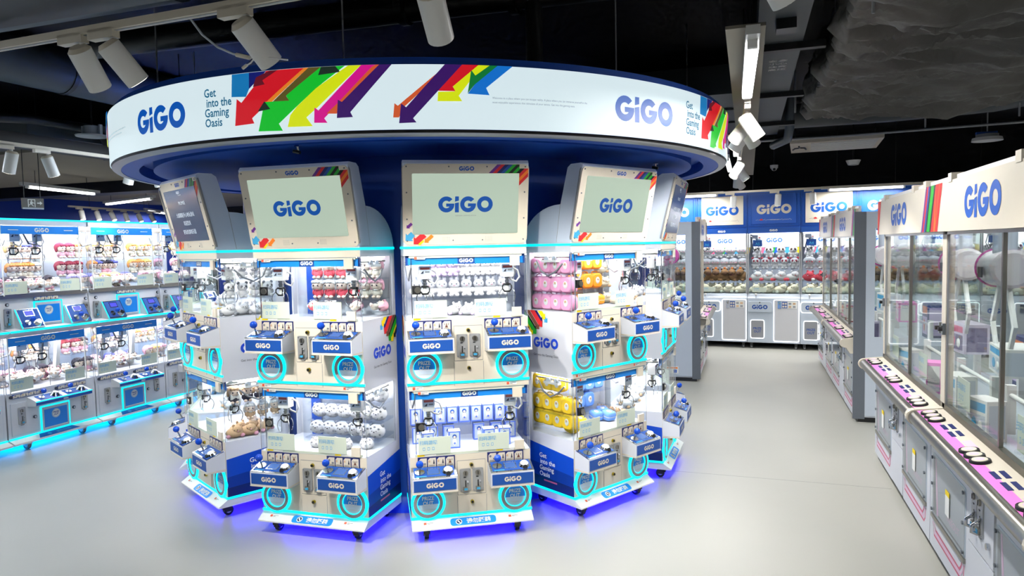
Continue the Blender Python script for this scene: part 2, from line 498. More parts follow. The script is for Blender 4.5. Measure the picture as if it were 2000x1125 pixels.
ART = [('b1', [(-0.9, 2.628), (1.7, 2.628), (1.6, 2.545), (1.1, 2.507), (-1.1, 2.513)]), ('nv', [(1.7, 2.628), (4.2, 2.628), (1.6, 2.545)]),
 ('rd', [(-0.7, 2.362), (-0.3, 2.5), (0.4, 2.478), (4.2, 2.628), (9.3, 2.628), (4.5, 2.473), (1.9, 2.394), (2.2, 2.367)]),
 ('dr', [(2.2, 2.553), (2.7, 2.6), (4.7, 2.628), (5.8, 2.628), (3.6, 2.582), (3.9, 2.561)]), ('og', [(9.3, 2.628), (9.9, 2.628), (4.6, 2.462), (4.0, 2.47)]),
 ('ol', [(9.9, 2.628), (11.5, 2.628), (6.8, 2.494), (7.2, 2.469), (4.7, 2.462)]),
 ('gr', [(2.8, 2.324), (3.8, 2.471), (7.2, 2.469), (6.8, 2.495), (11.5, 2.628), (14.5, 2.628), (10.8, 2.523), (5.7, 2.356), (6.2, 2.319)]),
 ('bk', [(11.1, 2.587), (11.5, 2.628), (13.3, 2.628), (13.9, 2.598)]), ('bk', [(2.8, 2.425), (3.8, 2.475), (4.6, 2.433)]),
 ('ye', [(6.9, 2.336), (7.3, 2.395), (8.2, 2.436), (10.8, 2.523), (14.9, 2.628), (16.5, 2.628), (11.0, 2.43), (9.4, 2.379), (10.2, 2.334)]),
 ('mg', [(10.4, 2.35), (10.5, 2.427), (11.0, 2.411), (16.5, 2.628), (18.3, 2.628), (11.7, 2.37), (12.1, 2.347)]),
 ('or', [(12.0, 2.393), (13.5, 2.445), (17.8, 2.618), (18.3, 2.628), (18.7, 2.628), (13.8, 2.425), (13.3, 2.391)]),
 ('pu', [(13.3, 2.369), (13.5, 2.46), (14.0, 2.448), (18.7, 2.628), (20.2, 2.628), (15.0, 2.396), (15.3, 2.371)]),
 ('or', [(20.2, 2.364), (20.4, 2.435), (20.8, 2.422), (26.4, 2.61), (25.8, 2.572), (21.6, 2.418), (20.9, 2.364)]),
 ('ye', [(25.6, 2.444), (25.7, 2.491), (27.7, 2.494), (27.5, 2.522), (30.6, 2.628), (32.2, 2.628), (29.7, 2.551), (28.2, 2.472), (28.6, 2.445)]),
 ('rd', [(25.7, 2.496), (26.2, 2.529), (28.7, 2.628), (30.7, 2.628), (27.5, 2.518), (27.8, 2.495)]),
 ('pu', [(20.9, 2.335), (21.2, 2.433), (21.8, 2.414), (26.6, 2.628), (28.7, 2.628), (22.6, 2.359), (23.0, 2.338)]),
 ('gn', [(29.3, 2.485), (29.8, 2.602), (30.3, 2.575), (32.1, 2.628), (33.1, 2.628), (30.2, 2.53)]),
 ('bl', [(29.3, 2.483), (30.2, 2.53), (33.1, 2.628), (35.0, 2.628), (31.6, 2.514), (32.0, 2.478)])]
D1 = math.degrees(1 / RS)                         # degrees of arc for one metre
for k in range(5):
    a0 = 71.0 * k - 71.0 if k < 3 else 71.6 * k - 71.0
    for i, (m, p) in enumerate(ART):
        wrap_add(scr, [(a + a0, z) for a, z in p], [tuple(range(len(p)))], E[m], .002 + .0005 * i)
    wrap_add(scr, [(-15.1 + a0 + x * .142 * D1, 2.461 + y * .142) for x, y in LOGO[0]], LOGO[1], E['lg'], .002)
    for j, t in enumerate(('Get', 'into the', 'Gaming', 'Oasis')):
        vs, fs, x0, x1 = text_shape(t, .018)
        wrap_add(scr, [(-5.6 + (.35 if j == 1 else 0) + a0 + (x - x0) * .054 * D1, 2.527 - .052 * j + y * .062) for x, y in vs], fs, E['tx'], .002)
    for j, t in enumerate(('Welcome to a place where you can escape reality. A place where you can immerse yourself in the', 'most enjoyable experiences that stimulate all your senses. Get into the gaming oasis.')):
        vs, fs, x0, x1 = text_shape(t, .0)
        wrap_add(scr, [(32.4 + a0 + (x - x0) * .0136 * D1, 2.462 - .022 * j + y * .015) for x, y in vs], fs, E['gy'], .002)
scr.obj('led_screen', can)
MB().lathe([(2.36, 2.285), (2.36, 2.305), (2.37, 2.305)], BLACK, 120).obj('shadow_gap', can)
MB().lathe([(2.366, 2.290), (2.356, 2.281), (2.31, 2.278)], TRIM_S, 144).obj('silver_trim', can)
sof = MB().lathe([(2.31, 2.278), (2.31, 2.282), (2.20, 2.282), (2.20, 2.36), (2.11, 2.36), (2.11, 2.288), (1.40, 2.288)], BLUE_C, 144, sm=False)
sof.obj('soffit', can)
MB().lathe([(2.37, 2.628), (2.34, 2.634), (2.34, 2.675), (1.2, 2.675)], BLUE_C, 120, sm=False).obj('top_shell', can)
for i in range(8):
    a = R(45 * i + 12)
    MB().cyl((2.1 * math.sin(a), -2.1 * math.cos(a), 2.675), (2.1 * math.sin(a), -2.1 * math.cos(a), CEIL_Z), .005, G_MID, n=6).obj('suspension_wire', can)
# small surveillance cameras under the canopy
def mini_cam(x, y, label):
    t = thing('soffit_camera', label, 'camera', (x, y, 2.288))
    t.scale = (.65, .65, .65)
    MB().cyl((0, 0, 0), (0, 0, -.015), .03, CHROME).obj('mount', t)
    MB().cyl((0, 0, -.012), (0, .01, -.05), .012, CHROME, n=8).obj('stem', t)
    MB().cyl((-.035, -.01, -.05), (.03, -.01, -.065), .016, BLACK, n=10).obj('body', t)
mini_cam(-2.37, 3.335, 'tiny dark bracket camera under the canopy above the left green screen')
mini_cam(-.635, 5.18, 'tiny dark bracket camera under the canopy beside the right green screen')
# ------------------------------------------------------------------ shared small parts
def coin_plate(h=.135, wd=.064):
    m = MB().prism(rrect(-wd / 2, wd / 2, -h / 2, h / 2, .006, 2), -.006, 0, PLATE)
    m.cyl((0, -.006, h * .3), (0, -.014, h * .3), .015, STEEL, n=14)
    m.box(-.002, .002, -.016, -.013, h * .3 - .011, h * .3 + .011, BLACK)
    m.box(-.011, .003, -.008, -.005, h * .10, h * .10 + .006, BLACK)
    m.box(-.003, .003, -.0075, -.005, -h * .30, -h * .02, BLACK)
    m.cyl((.012, -.006, -h * .05), (.012, -.016, -h * .12), .005, G_MID, n=8)
    m.box(-.014, .014, -.016, -.005, -h * .46, -h * .30, STEEL)
    m.box(-.010, .010, -.018, -.015, -h * .43, -h * .34, SKYB)
    for sx in (-1, 1):
        for sz in (-1, 1):
            m.cyl((sx * wd * .4, -.006, sz * h * .44), (sx * wd * .4, -.009, sz * h * .44), .0035, G_MID, n=6)
    m.prism([(-.012, -h / 2 - .010), (.012, -h / 2 - .010), (.018, -h / 2 + .002), (-.018, -h / 2 + .002)], -.006, 0, G_MID)
    return m
def lock_mesh(r=.011):
    return MB().cyl((0, 0, 0), (0, -.012, 0), r, BRASS, n=12).cyl((0, -.012, 0), (0, -.016, 0), r * .7, BLACK, n=10)
def icons4(mb, x0, x1, z0, z1, y, frame=BLUE_N):
    mb.box(x0, x1, y, y + .004, z0, z1, frame)
    n, b = 4, (z1 - z0) * .10
    w_ = (x1 - x0 - b * 5) / 4
    for i in range(n):
        a = x0 + b + i * (w_ + b)
        mb.flat([(a, z0 + b), (a + w_, z0 + b), (a + w_, z1 - b), (a + w_ * .25, z1 - b), (a, z1 - b * 3)], W_CREAM, (0, y - .0006, 0), FX, FZ)
        c = (a + w_ * .5, (z0 + z1) / 2)
        h = (z1 - z0)
        if i == 0:
            mb.flat([(c[0] - .012 + .007 * math.cos(t), c[1] + .006 + .007 * math.sin(t)) for t in [k * .7 for k in range(9)]], GREY_P, (0, y - .0012, 0), FX, FZ)
            mb.flat([(c[0] + .004, c[1] - .014), (c[0] + .018, c[1] - .014), (c[0] + .018, c[1] - .004), (c[0] + .004, c[1] - .004)], GREY_P, (0, y - .0012, 0), FX, FZ)
        elif i == 3:
            mb.flat([(c[0] - .009, c[1] - h * .22), (c[0] + .009, c[1] - h * .22), (c[0] + .004, c[1] + h * .02), (c[0] - .004, c[1] + h * .02)], mat_brown, (0, y - .0012, 0), FX, FZ)
            mb.flat([(c[0] + .004 * math.cos(t), c[1] + h * .1 + .004 * math.sin(t)) for t in [k * .9 for k in range(7)]], mat_brown, (0, y - .0012, 0), FX, FZ)
            mb.flat([(c[0] - .014, c[1] + h * .2), (c[0] - .011, c[1] + h * .2), (c[0] - .009, c[1] + h * .02), (c[0] - .012, c[1] + h * .02)], INK, (0, y - .0012, 0), FX, FZ)
            mb.flat([(c[0] + .014, c[1] + h * .2), (c[0] + .011, c[1] + h * .2), (c[0] + .009, c[1] + h * .02), (c[0] + .012, c[1] + h * .02)], INK, (0, y - .0012, 0), FX, FZ)
        else:
            mb.flat([(c[0] - .015 + .006 * math.cos(t), c[1] + .004 + .008 * math.sin(t)) for t in [k * .9 for k in range(7)]], PL_TAN, (0, y - .0012, 0), FX, FZ)
            mb.flat([(c[0] + .006, c[1] - .012), (c[0] + .017, c[1] - .012), (c[0] + .0125, c[1] + .014), (c[0] + .0105, c[1] + .014)], INK, (0, y - .0012, 0), FX, FZ)
        mb.flat([(a + w_ * .12, z0 + b * 1.6), (a + w_ * .88, z0 + b * 1.6), (a + w_ * .88, z0 + b * 2.2), (a + w_ * .12, z0 + b * 2.2)], GREY_P, (0, y - .0012, 0), FX, FZ)
mat_brown = mat('icon brown', (110, 66, 52), 0.5, noise=0.05)
def scan_sign(wd=.186, h=.10):
    m = MB().box(-wd / 2, wd / 2, 0, .003, 0, h, GREEN_S)
    m.text('扫码游玩', CYAN_T, (-wd * .19, -.0008, h * .60), FX, FZ, h * .26, bold=.012)
    for i, c in enumerate((-.062, -.035, -.008)):
        m.flat([(a + c * wd / .186, b) for a, b in rrect(-.007, .007, h * .24, h * .42, .002, 1)], CYAN_T, (0, -.0007, 0), FX, FZ)
        m.flat([(a + c * wd / .186, b) for a, b in rrect(-.005, .005, h * .27, h * .39, .001, 1)], GREEN_S, (0, -.0011, 0), FX, FZ)
    return m
def sticker(m, x, z, y, o=None, u=FX, v=FZ, T=None):
    o = o or (x, y, z)
    m.flat([(0, 0), (.062, 0), (.062, .017), (0, .017)], WHITE_P, o, u, v, T)
    o2 = Vector(o) + (Vector(u).cross(Vector(v)).normalized()) * .0006
    m.flat([(.001, .001), (.017, .001), (.017, .016), (.001, .016)], RED_S, o2, u, v, T)
    for k in (0, 1):
        m.flat([(.021, .009 - .006 * k), (.057 - .02 * k, .009 - .006 * k), (.057 - .02 * k, .012 - .006 * k), (.021, .012 - .006 * k)], GREY_P, o2, u, v, T)
def claw_parts(parent, x, y, ztop, s=1.0, warn=True):
    # hanging claw: carriage box, hub, black spider, three bent chrome fingers
    if 'c' not in _claw:
        b = MB().prism(rrect(-.045, .045, -.095, 0, .008, 2), -.035, .035, W_PLAST)
        if warn:
            b.flat([(-.04, -.062), (.04, -.062), (.04, -.006), (-.04, -.006)], G_LIGHT, (0, -.0357, 0), FX, FZ)
            b.flat([(-.035, -.028), (.035, -.028), (.035, -.011), (-.035, -.011)], mat('warning maroon', (150, 66, 58), .5, noise=.05), (0, -.0364, 0), FX, FZ)
            b.flat([(-.033, -.057), (-.012, -.057), (-.008, -.036), (-.020, -.042)], INK, (0, -.0364, 0), FX, FZ)
            b.flat([(0, -.05), (.033, -.05), (.033, -.038), (0, -.038)], GREY_P, (0, -.0364, 0), FX, FZ)
        h = MB()
        for k in range(4):
            h.cyl((0, 0, -.098 - .012 * k), (0, 0, -.108 - .012 * k), .016 if k % 2 else .020, CHROME, n=10)
        h.cyl((0, 0, -.145), (0, 0, -.20), .015, W_PLAST, n=10)
        h.cyl((0, 0, -.146), (0, 0, -.158), .030, BLACK, n=10)
        h.box(-.022, .022, -.012, .012, -.212, -.200, BLACK)
        f = MB()
        f.tube([(.024, 0, -.152), (.038, 0, -.162), (.040, 0, -.185), (.022, 0, -.205)], .0055, BLACK, 6)
        f.tube([(.040, 0, -.180), (.062, 0, -.205), (.070, 0, -.235), (.062, 0, -.268), (.052, 0, -.282)], .0038, CHROME, 6)
        _claw['c'] = (b.mesh('carriage_box'), h.mesh('claw_hub'), f.mesh('claw_finger'))
        cbl = MB().tube([(.03, .02, -.02), (.085, .02, -.05), (.10, .02, -.10), (.075, .02, -.135), (.035, .015, -.12), (.02, .01, -.10)], .0075, W_PLAST, 6)
        _claw['w'] = cbl.mesh('air_hose')
    b, h, f = _claw['c']
    r = link('claw', h, parent, (x, y, ztop))
    r.scale = (s, s, s)
    link('carriage_box', b, r)
    link('air_hose', _claw['w'], r)
    for k in range(3):
        link('claw_finger', f, r, None, R(200 + 120 * k))
    return r
_claw = {}
def caster(parent, locs, wheel_r=.03, fork=BLACK, wheel=BLACK, top=.085, rz=0.0):
    f = MB().box(-.028, .028, -.028, .028, top - .008, top, fork)
    f.box(-.020, -.015, -.03, .02, wheel_r * .8, top - .006, fork).box(.015, .020, -.03, .02, wheel_r * .8, top - .006, fork)
    f.box(-.020, .020, -.04, -.02, wheel_r * 1.3, top - .006, fork)
    wm = MB().cyl((-.0125, 0, wheel_r), (.0125, 0, wheel_r), wheel_r, wheel, n=18).cyl((-.0135, 0, wheel_r), (.0135, 0, wheel_r), wheel_r * .55, G_LIGHT, n=14)
    f, wm = f.mesh('caster'), wm.mesh('wheel')
    for x, y in locs:
        c = link('caster', f, parent, (x, y, 0), rz)
        link('wheel', wm, c)

# ------------------------------------------------------------------ island claw machine (two decks)
HX, DP, DZ = .3565, .43, .793
def side_art(m, sx, deck):
    # print on a cabinet side; sx = +1 right side, -1 left side
    X = sx * (HX + .0012)
    u = (0, sx, 0)
    f = lambda y: (y if sx > 0 else -y)             # along u
    Y = lambda p: [(f(a), b) for a, b in p]
    if deck == 'up':
        m.shape(LOGO, BLUE_R, (X, .235, 1.085), u, FZ, .066)
        m.text('Get into the Gaming Oasis', INK, (X, .235, .998), u, FZ, .021, bold=.0)
        for i, (c, ty, tz, wd) in enumerate(((SKYB, .215, 1.215, .024), (YELLOW, .235, 1.235, .030), (BLUE_N, .262, 1.212, .030), (RED, .262, 1.185, .034), (mat_brown, .290, 1.168, .026), (BLACK, .320, 1.160, .024), (GREEN, .318, 1.135, .030), (YELLOW, .350, 1.128, .026), (BLACK, .385, 1.150, .024))):
            p = clip(arrow_poly((ty, tz), .40, wd, 1.9, 228), .19, DP - .002, 1.0, 1.288)
            if len(p) > 2:
                m.flat(Y(p), c, (X + sx * (.0006 + .0003 * i), 0, 0), u, FZ)
    else:
        bands = [((.43, .385), (.30, .27), mat_b1), ((.30, .27), (.215, .20), mat_b2), ((.215, .20), (.132, .132), mat_b3)]
        for (zb, zf), (zb2, zf2), c in bands:        # back / front heights
            m.flat(Y([(.002, zf2), (DP - .002, zb2), (DP - .002, zb), (.002, zf)]), c, (X, 0, 0), u, FZ)
        for j, t in enumerate(('Get', 'into the', 'Gaming', 'Oasis')):
            y0 = .15 if sx > 0 else .31
            m.text(t, WHITE_P, (X + sx * .0008, y0 + sx * (.008 if j == 1 else 0), .335 - .040 * j), u, FZ, .043, 'l', .015)
        m.flat(Y([(.15, .185), (.27, .185), (.27, .195), (.15, .195)]), PINK_S, (X + sx * .0008, 0, 0), u, FZ)
mat_b1, mat_b2, mat_b3 = mat('side blue', (8, 70, 190), .4, noise=.03), mat('side mid blue', (8, 52, 150), .4, noise=.03), mat('side navy', (6, 30, 96), .4, noise=.03)
def corner_art(m, x0, z0, w_, h_, o, u, v, T=None):
    cols = [PURPLE, RED, BLUE_N, BLACK, GREEN, BLACK, RED, ORANGE, RED]
    for i, c in enumerate(cols):
        a = x0 + w_ * i / len(cols) * .62
        d = w_ / len(cols) * .62
        p = [(a, z0), (a + d, z0), (min(a + d + h_ * .95, x0 + w_), z0 + h_), (min(a + h_ * .95, x0 + w_), z0 + h_)]
        m.flat(p, c, o, u, v, T)
    m.flat([(x0 + w_ * .80, z0 - h_ * .9), (x0 + w_, z0 - h_ * .35), (x0 + w_, z0 + h_ * .55), (x0 + w_ * .80, z0)], RED, o, u, v, T)
    m.flat([(x0 + w_ * .80, z0 - h_ * .35), (x0 + w_, z0 + .0 * h_), (x0 + w_, z0 + h_ * .12), (x0 + w_ * .80, z0 - h_ * .25)], ORANGE, o, u, v, T)
TILT = math.atan2(.105, .45)
def face_T():
    # display face frame: x right, local z runs up the leaning face, local -y out of it
    return Matrix.Translation((0, 0, 1.722)) @ Matrix.Rotation(TILT, 4, 'X')
def display_screen(kind):
    T = face_T()
    m = MB()
    if kind == 'navy':
        m.prism(rrect(-.304, .300, .062, .405, .004, 1), -.0085, -.005, SCR_D, T=T)
        for t, z, s_ in (('Promise', .365, .016), ('PROMISE', .305, .032), ('大家都能开心地玩游戏', .225, .034), ('欢迎您来', .170, .034), ('好玩的游戏乐园', .112, .034)):
            m.text(t, SCR_TXT, (0, -.0095, z), FX, FZ, s_, bold=.0, T=T)
        m.shape(LOGO, SCR_TXT, (-.02, -.0095, .385), FX, FZ, .018, T)
    else:
        m.prism(rrect(-.304, .300, .062, .405, .004, 1), -.0085, -.005, SCR_G, T=T)
        m.shape(LOGO, SCR_LOGO, (-.004, -.0095, .232), FX, FZ, .091, T)
        if kind == 'green note':
            m.text('本店所有图片仅供参考请以实物为准', GREY_P, (-.004, -.0095, .165), FX, FZ, .0075, bold=0, T=T)
    return m.mesh('display_screen')
def island_machine():
    t = thing('claw_machine', '', 'claw machine')
    # base skirt with the notice plate
    sk = MB().prism([(0, .126), (-.06, .088), (-.06, .080), (DP, .080), (DP, .126)], -HX, HX, W_PLAST, 'x')
    u, v = Vector(FX), Vector((0, .06, .038)).normalized()
    n = Vector((0, -.038, .06)).normalized()
    o = Vector((0, -.06, .088)) + n * .0008
    sk.flat(rrect(-.135, .135, .006, .058, .018, 4), BLUE_B, o, u, v)
    sk.flat([(-.085 + .019 * math.cos(k * .4), .032 + .019 * math.sin(k * .4)) for k in range(16)], WHITE_P, o + n * .0006, u, v)
    sk.flat([(-.085 + .014 * math.cos(k * .4), .032 + .014 * math.sin(k * .4)) for k in range(16)], BLUE_N, o + n * .0012, u, v)
    sk.flat([(-.094, .036), (-.088, .044), (-.074, .022), (-.080, .020)], WHITE_P, o + n * .0018, u, v)
    sk.text('请勿踩踏', WHITE_P, o + n * .0008 + u * .032 + v * .019, u, v, .036, bold=.03)
    sticker(sk, 0, 0, 0, o + n * .0004 + u * -.29 + v * .03, u, v)
    sticker(sk, 0, 0, 0, o + n * .0004 + u * .21 + v * .03, u, v)
    sk.obj('base_skirt', t)
    caster(t, [(-.27, .03), (.27, .03), (-.27, .38), (.27, .38)], .032, top=.081)
    # lower cabinet
    lc = MB().box(-HX, HX, 0, DP, .126, .497, W_WHITE)
    lc.box(-HX + .002, HX - .002, -.0015, 0, .14, .495, W_CREAM)  # front sheet tinted as warm-lit; the sides keep the cool white
    side_art(lc, 1, 'low'); side_art(lc, -1, 'low')
    lc.obj('lower_cabinet', t)
    # middle cabinet between the two glass cases
    uc = MB().box(-HX, HX, 0, DP, .882, 1.29, W_WHITE)
    uc.box(-HX + .002, HX - .002, -.0015, 0, .884, 1.288, W_CREAM)
    sticker(uc, -.33, .890, -.0022); sticker(uc, .22, .890, -.0022)
    side_art(uc, 1, 'up'); side_art(uc, -1, 'up')
    uc.obj('middle_cabinet', t)
    hb = MB().box(-HX, HX, 0, DP, 1.66, 1.722, W_WHITE).box(-HX + .002, HX - .002, -.0015, 0, 1.661, 1.720, W_CREAM)
    hb.obj('top_fascia', t)
    # cyan light strips
    for z, y1 in ((.128, DP), (.914, .02), (1.700, DP)):
        l = MB().box(-HX - .003, HX + .003, -.006, .006, z, z + .014, LED_C)
        if y1 > .1:
            l.box(-HX - .004, -HX + .004, .006, y1, z, z + .014, LED_C).box(HX - .004, HX + .004, .006, y1, z, z + .014, LED_C)
        l.obj('light_strip', t)
    MB().box(-.30, .30, .03, .35, .070, .076, LED_V).obj('underglow_lamp', t)
    # glass cases
    for up in (0, 1):
        dz = DZ * up
        z0, z1 = .497 + dz, .8815 + (1.66 - .8815) * up if not up else 1.66
        z0 = .497 if not up else 1.29
        z1 = .882 if not up else 1.66
        back = MB().box(-HX, HX, DP - .012, DP, z0, z1, W_WHITE)
        back.box(-HX, -HX + .010, DP - .055, DP - .012, z0, z1, W_WHITE).box(HX - .010, HX, DP - .055, DP - .012, z0, z1, W_WHITE)
        back.obj('back_panel', t)
        MB().box(-.33, .33, .012, .020, z1 - .036, z1 - .004, W_PLAST).box(-.33, .33, .08, .36, z1 - .010, z1 - .004, CASE_L).obj('case_lamp', t)
        for sx in (-1, 1):
            MB().box(sx * HX - .0025, sx * HX + .0025, .004, .375, z0, z1, CLEAR).obj('side_glass', t)
            MB().box(sx * (HX - .006) - .006, sx * (HX - .006) + .006, .002, .014, z0, z1, SHELF).box(sx * (HX - .001) - .0012, sx * (HX - .001) + .0012, .0005, .003, z0, z1, G_MID).obj('corner_post', t)
        fg = MB().box(-.320, .318, .003, .007, z0 + .012, z1 - .014, CLEAR)
        fg.box(-.320, -.316, .002, .008, z0 + .012, z1 - .014, CHROME)
        fg.obj('front_glass', t)
        MB().box(-.325, .325, -.001, .010, z1 - .014, z1, GREEN_S).box(-.330, .330, -.0022, -.001, z1 - .004, z1 - .001, GREY_P).obj('door_top_rail', t)
        MB().box(-.325, .325, -.001, .010, z0, z0 + .014, GREEN_S).obj('door_bottom_rail', t)
        hd = MB().box(-.335, .335, .010, .0125, z1 - .052, z1 - .012, BLUE_B)
        hd.flat([(-.05, z1 - .052), (.05, z1 - .052), (.05, z1 - .012), (-.05, z1 - .012)], BLUE_D, (0, .0095, 0), FX, FZ)
        hd.shape(LOGO, WHITE_P, (0, .0088, z1 - .032), FX, FZ, .024)
        hd.box(-HX + .008, -.325, .02, .024, z1 - .055, z1, BLUE_D).box(.325, HX - .008, .02, .024, z1 - .055, z1, BLUE_D)
        hd.obj('header_band', t)
        st = MB()
        sticker(st, -.300, z1 - .022, -.0018)
        st.obj('door_sticker', t)
        MB().box(.255, .312, -.010, .003, z1 - .068, z1 - .008, W_CREAM).obj('hinge_plate', t)
        MB().box(.262, .318, -.010, .003, z0 + .004, z0 + .058, W_CREAM).obj('hinge_plate', t)
        MB().box(-.315, -.268, -.008, .006, z0 + .150, z0 + .200, BLACK).cyl((-.285, -.008, z0 + .175), (-.285, -.016, z0 + .175), .018, STEEL, n=14).obj('glass_lock', t)
        sg = _cache('scan', lambda: scan_sign().mesh('scan_sign'))
        link('scan_sign', sg, t, (-.212, -.005, z0 + .012))
        link('scan_sign', sg, t, (.135, -.005, z0 + .012))
        ws = _cache('warn', lambda: MB().box(0, .040, -.0008, 0, 0, .011, YELLOW).box(.044, .108, -.0008, 0, 0, .011, WHITE_P).mesh('warning_sticker'))
        link('warning_sticker', ws, t, (-.312, -.0012, z0 + .0015))
        link('warning_sticker', ws, t, (.150, -.0012, z0 + .0015))
        # gantry and two claws
        g = MB().cyl((-.34, .16, z1 - .042), (.34, .16, z1 - .042), .005, STEEL, n=8).cyl((-.34, .27, z1 - .042), (.34, .27, z1 - .042), .005, STEEL, n=8)
        for sx in (-.325, .325, -.02):
            g.cyl((sx, .03, z1 - .03), (sx, .36, z1 - .03), .006, STEEL, n=8)
            g.cyl((sx - .012, .17, z1 - .042), (sx + .012, .17, z1 - .042), .020, G_LIGHT, n=12).cyl((sx - .012, .24, z1 - .042), (sx + .012, .24, z1 - .042), .020, G_LIGHT, n=12)
            g.box(sx - .016, sx + .016, .15, .28, z1 - .062, z1 - .048, W_PLAST)
        g.obj('gantry', t)
        claw_parts(t, -.235, .09, z1 - .060, .80)
        claw_parts(t, .255, .10, z1 - .060, .80)
        for sx in (-1, 1):
            MB().tube([(sx * .335, .33, z1 - .05), (sx * .325, .30, z1 - .12), (sx * .32, .24, z1 - .15), (sx * .32, .17, z1 - .12), (sx * .31, .12, z1 - .07)], .006, G_MID, 6).obj('hose', t)
    # control face, built at the upper deck and repeated below
    ct = Matrix.Identity(4)
    body = MB().prism([(0, 1.10), (-.115, 1.110), (-.120, 1.114), (-.120, 1.196), (0, 1.232)], -.128, .128, W_WHITE, 'x')
    body.box(-.129, .129, -.122, 0, 1.110, 1.118, W_CREAM)
    lab = MB().box(-.120, .120, -.1225, -.120, 1.126, 1.188, BLUE_D)
    lab.shape(LOGO, W_CREAM, (0, -.1232, 1.157), FX, FZ, .029)
    TP = Matrix.Translation((0, -.120, 1.1965)) @ Matrix.Rotation(math.atan2(.036, .120), 4, 'X')
    plate = MB().box(-.127, .127, .002, .116, 0, .004, CHROME, TP)
    plate.box(-.115, .115, .012, .106, .004, .0052, BLUE_D, TP)
    plate.box(-.040, .032, .030, .092, .0052, .0066, CHROME, TP).box(-.035, .027, .035, .087, .0066, .0074, LCD, TP)
    plate.box(-.105, -.045, .014, .022, .0052, .0058, SKYB, TP)
    joy = MB().cyl((-.082, .058, .004), (-.082, .058, .010), .028, CHROME, n=18, T=TP).cyl((-.082, .058, .010), (-.082, .052, .050), .0055, CHROME, n=8, T=TP)
    joy.ball((-.082, .050, .066), .0215, BLUE_J, 14, 10, TP)
    btn = MB().cyl((.078, .054, .004), (.078, .054, .018), .034, CHROME, .026, 20, T=TP).cyl((.078, .054, .018), (.078, .054, .026), .024, W_PLAST, .018, 16, T=TP)
    btn.cyl((.078, .030, .004), (.078, .018, .012), .014, BLACK, n=10, T=TP)
    body, lab, plate, joy, btn = body.mesh('control_console'), lab.mesh('front_label'), plate.mesh('control_plate'), joy.mesh('joystick'), btn.mesh('push_button')
    ring = MB().annulus((0, 0), .1005, .0850, -.012, .004, LED_RING, 40)
    bez = MB().annulus((0, 0), .0855, .0655, -.014, .004, G_MID, 40).annulus((0, 0), .0660, .0620, -.012, -.002, LED_RING, 40)
    flap = MB()
    arc = lambda a, b, n=14: [(.063 * math.cos(R(a + (b - a) * i / n)), .063 * math.sin(R(a + (b - a) * i / n))) for i in range(n + 1)]
    flap.flat(arc(-8, 188), BLUE_P, (0, -.0045, 0), FX, FZ)
    flap.flat(arc(188, 352), W_PALE, (0, -.0042, 0), FX, FZ)
    flap.flat(arc(215, 325), W_WHITE, (0, -.0052, 0), FX, FZ)
    flap.text('PRIZE', WHITE_P, (0, -.0055, .018), FX, FZ, .031, bold=.02, stretch=.92)
    flap.text('OUT', WHITE_P, (0, -.0055, -.011), FX, FZ, .031, bold=.02, stretch=.92)
    ring, bez, flap = ring.mesh('light_ring'), bez.mesh('prize_chute'), flap.mesh('flap')
    cpl = MB().box(-.082, .082, -.004, -.0015, 1.048, 1.248, W_CREAM).box(-.084, .084, -.002, -.001, 1.045, 1.251, GREY_P).mesh('coin_panel')
    cpm, lkm = coin_plate().mesh('coin_acceptor'), lock_mesh().mesh('lock')
    low = MB().box(-.085, .085, -.003, -.001, .90, 1.04, W_CREAM).box(-.087, -.085, -.0022, -.001, .90, 1.04, GREY_P).box(.085, .087, -.0022, -.001, .90, 1.04, GREY_P).mesh('service_door')
    icm = MB()
    icons4(icm, -.108, .108, 0, .060, 0)
    icm = icm.mesh('instruction_sign')
    for dz in (0, -DZ):
        for sx in (-1, 1):
            c = link('control_console', body, t, (sx * .224, 0, dz))
            for nm, me in (('front_label', lab), ('control_plate', plate), ('joystick', joy), ('push_button', btn)):
                link(nm, me, c)
            p = link('prize_chute', bez, t, (sx * .258, 0, 1.015 + dz))
            link('light_ring', ring, p)
            link('flap', flap, p)
            link('instruction_sign', icm, t, (sx * .204, -.006, 1.227 + dz))
        c = link('coin_panel', cpl, t, (0, 0, dz))
        for sx in (-1, 1):
            link('coin_acceptor', cpm, c, (sx * .037, -.004, 1.135))
        link('lock', lkm, c, (0, -.003, 1.224))
        d = link('service_door', low, t, (0, 0, dz))
        link('lock', lkm, d, (0, -.003, 1.003))
    # leaning display
    prof = [(0.0, 1.722), (-.105, 2.172), (-.090, 2.190), (-.01, 2.190), (.018, 2.172), (.085, 1.955)]
    prof += [(.085 + .345 * math.sin(R(9 * i)), 1.715 + .240 * math.cos(R(9 * i))) for i in range(1, 11)]
    hd_ = MB().prism(prof, -HX + .002, HX - .002, W_PALE, 'x')
    for sx in (-1, 1):
        hd_.flat([(sx * .084, 1.955), (sx * .0865, 1.955), (sx * .1265, 1.722), (sx * .124, 1.722)], G_MID, (sx * (HX - .0012), 0, 0), (0, sx, 0), FZ)
    hd_.obj('display_hood', t)
    T = face_T()
    fp = MB().prism(rrect(-HX, HX, 0, .458, .03, 5), -.006, .004, W_CREAM, T=T)
    MB().prism(rrect(-HX - .004, HX + .004, -.001, .462, .032, 5), .002, .012, G_MID, T=T).obj('bezel_rim', t)
    o = (0, -.0068, 0)
    fp.shape(LOGO, BLUE, (0, -.0068, .433), FX, FZ, .025, T)
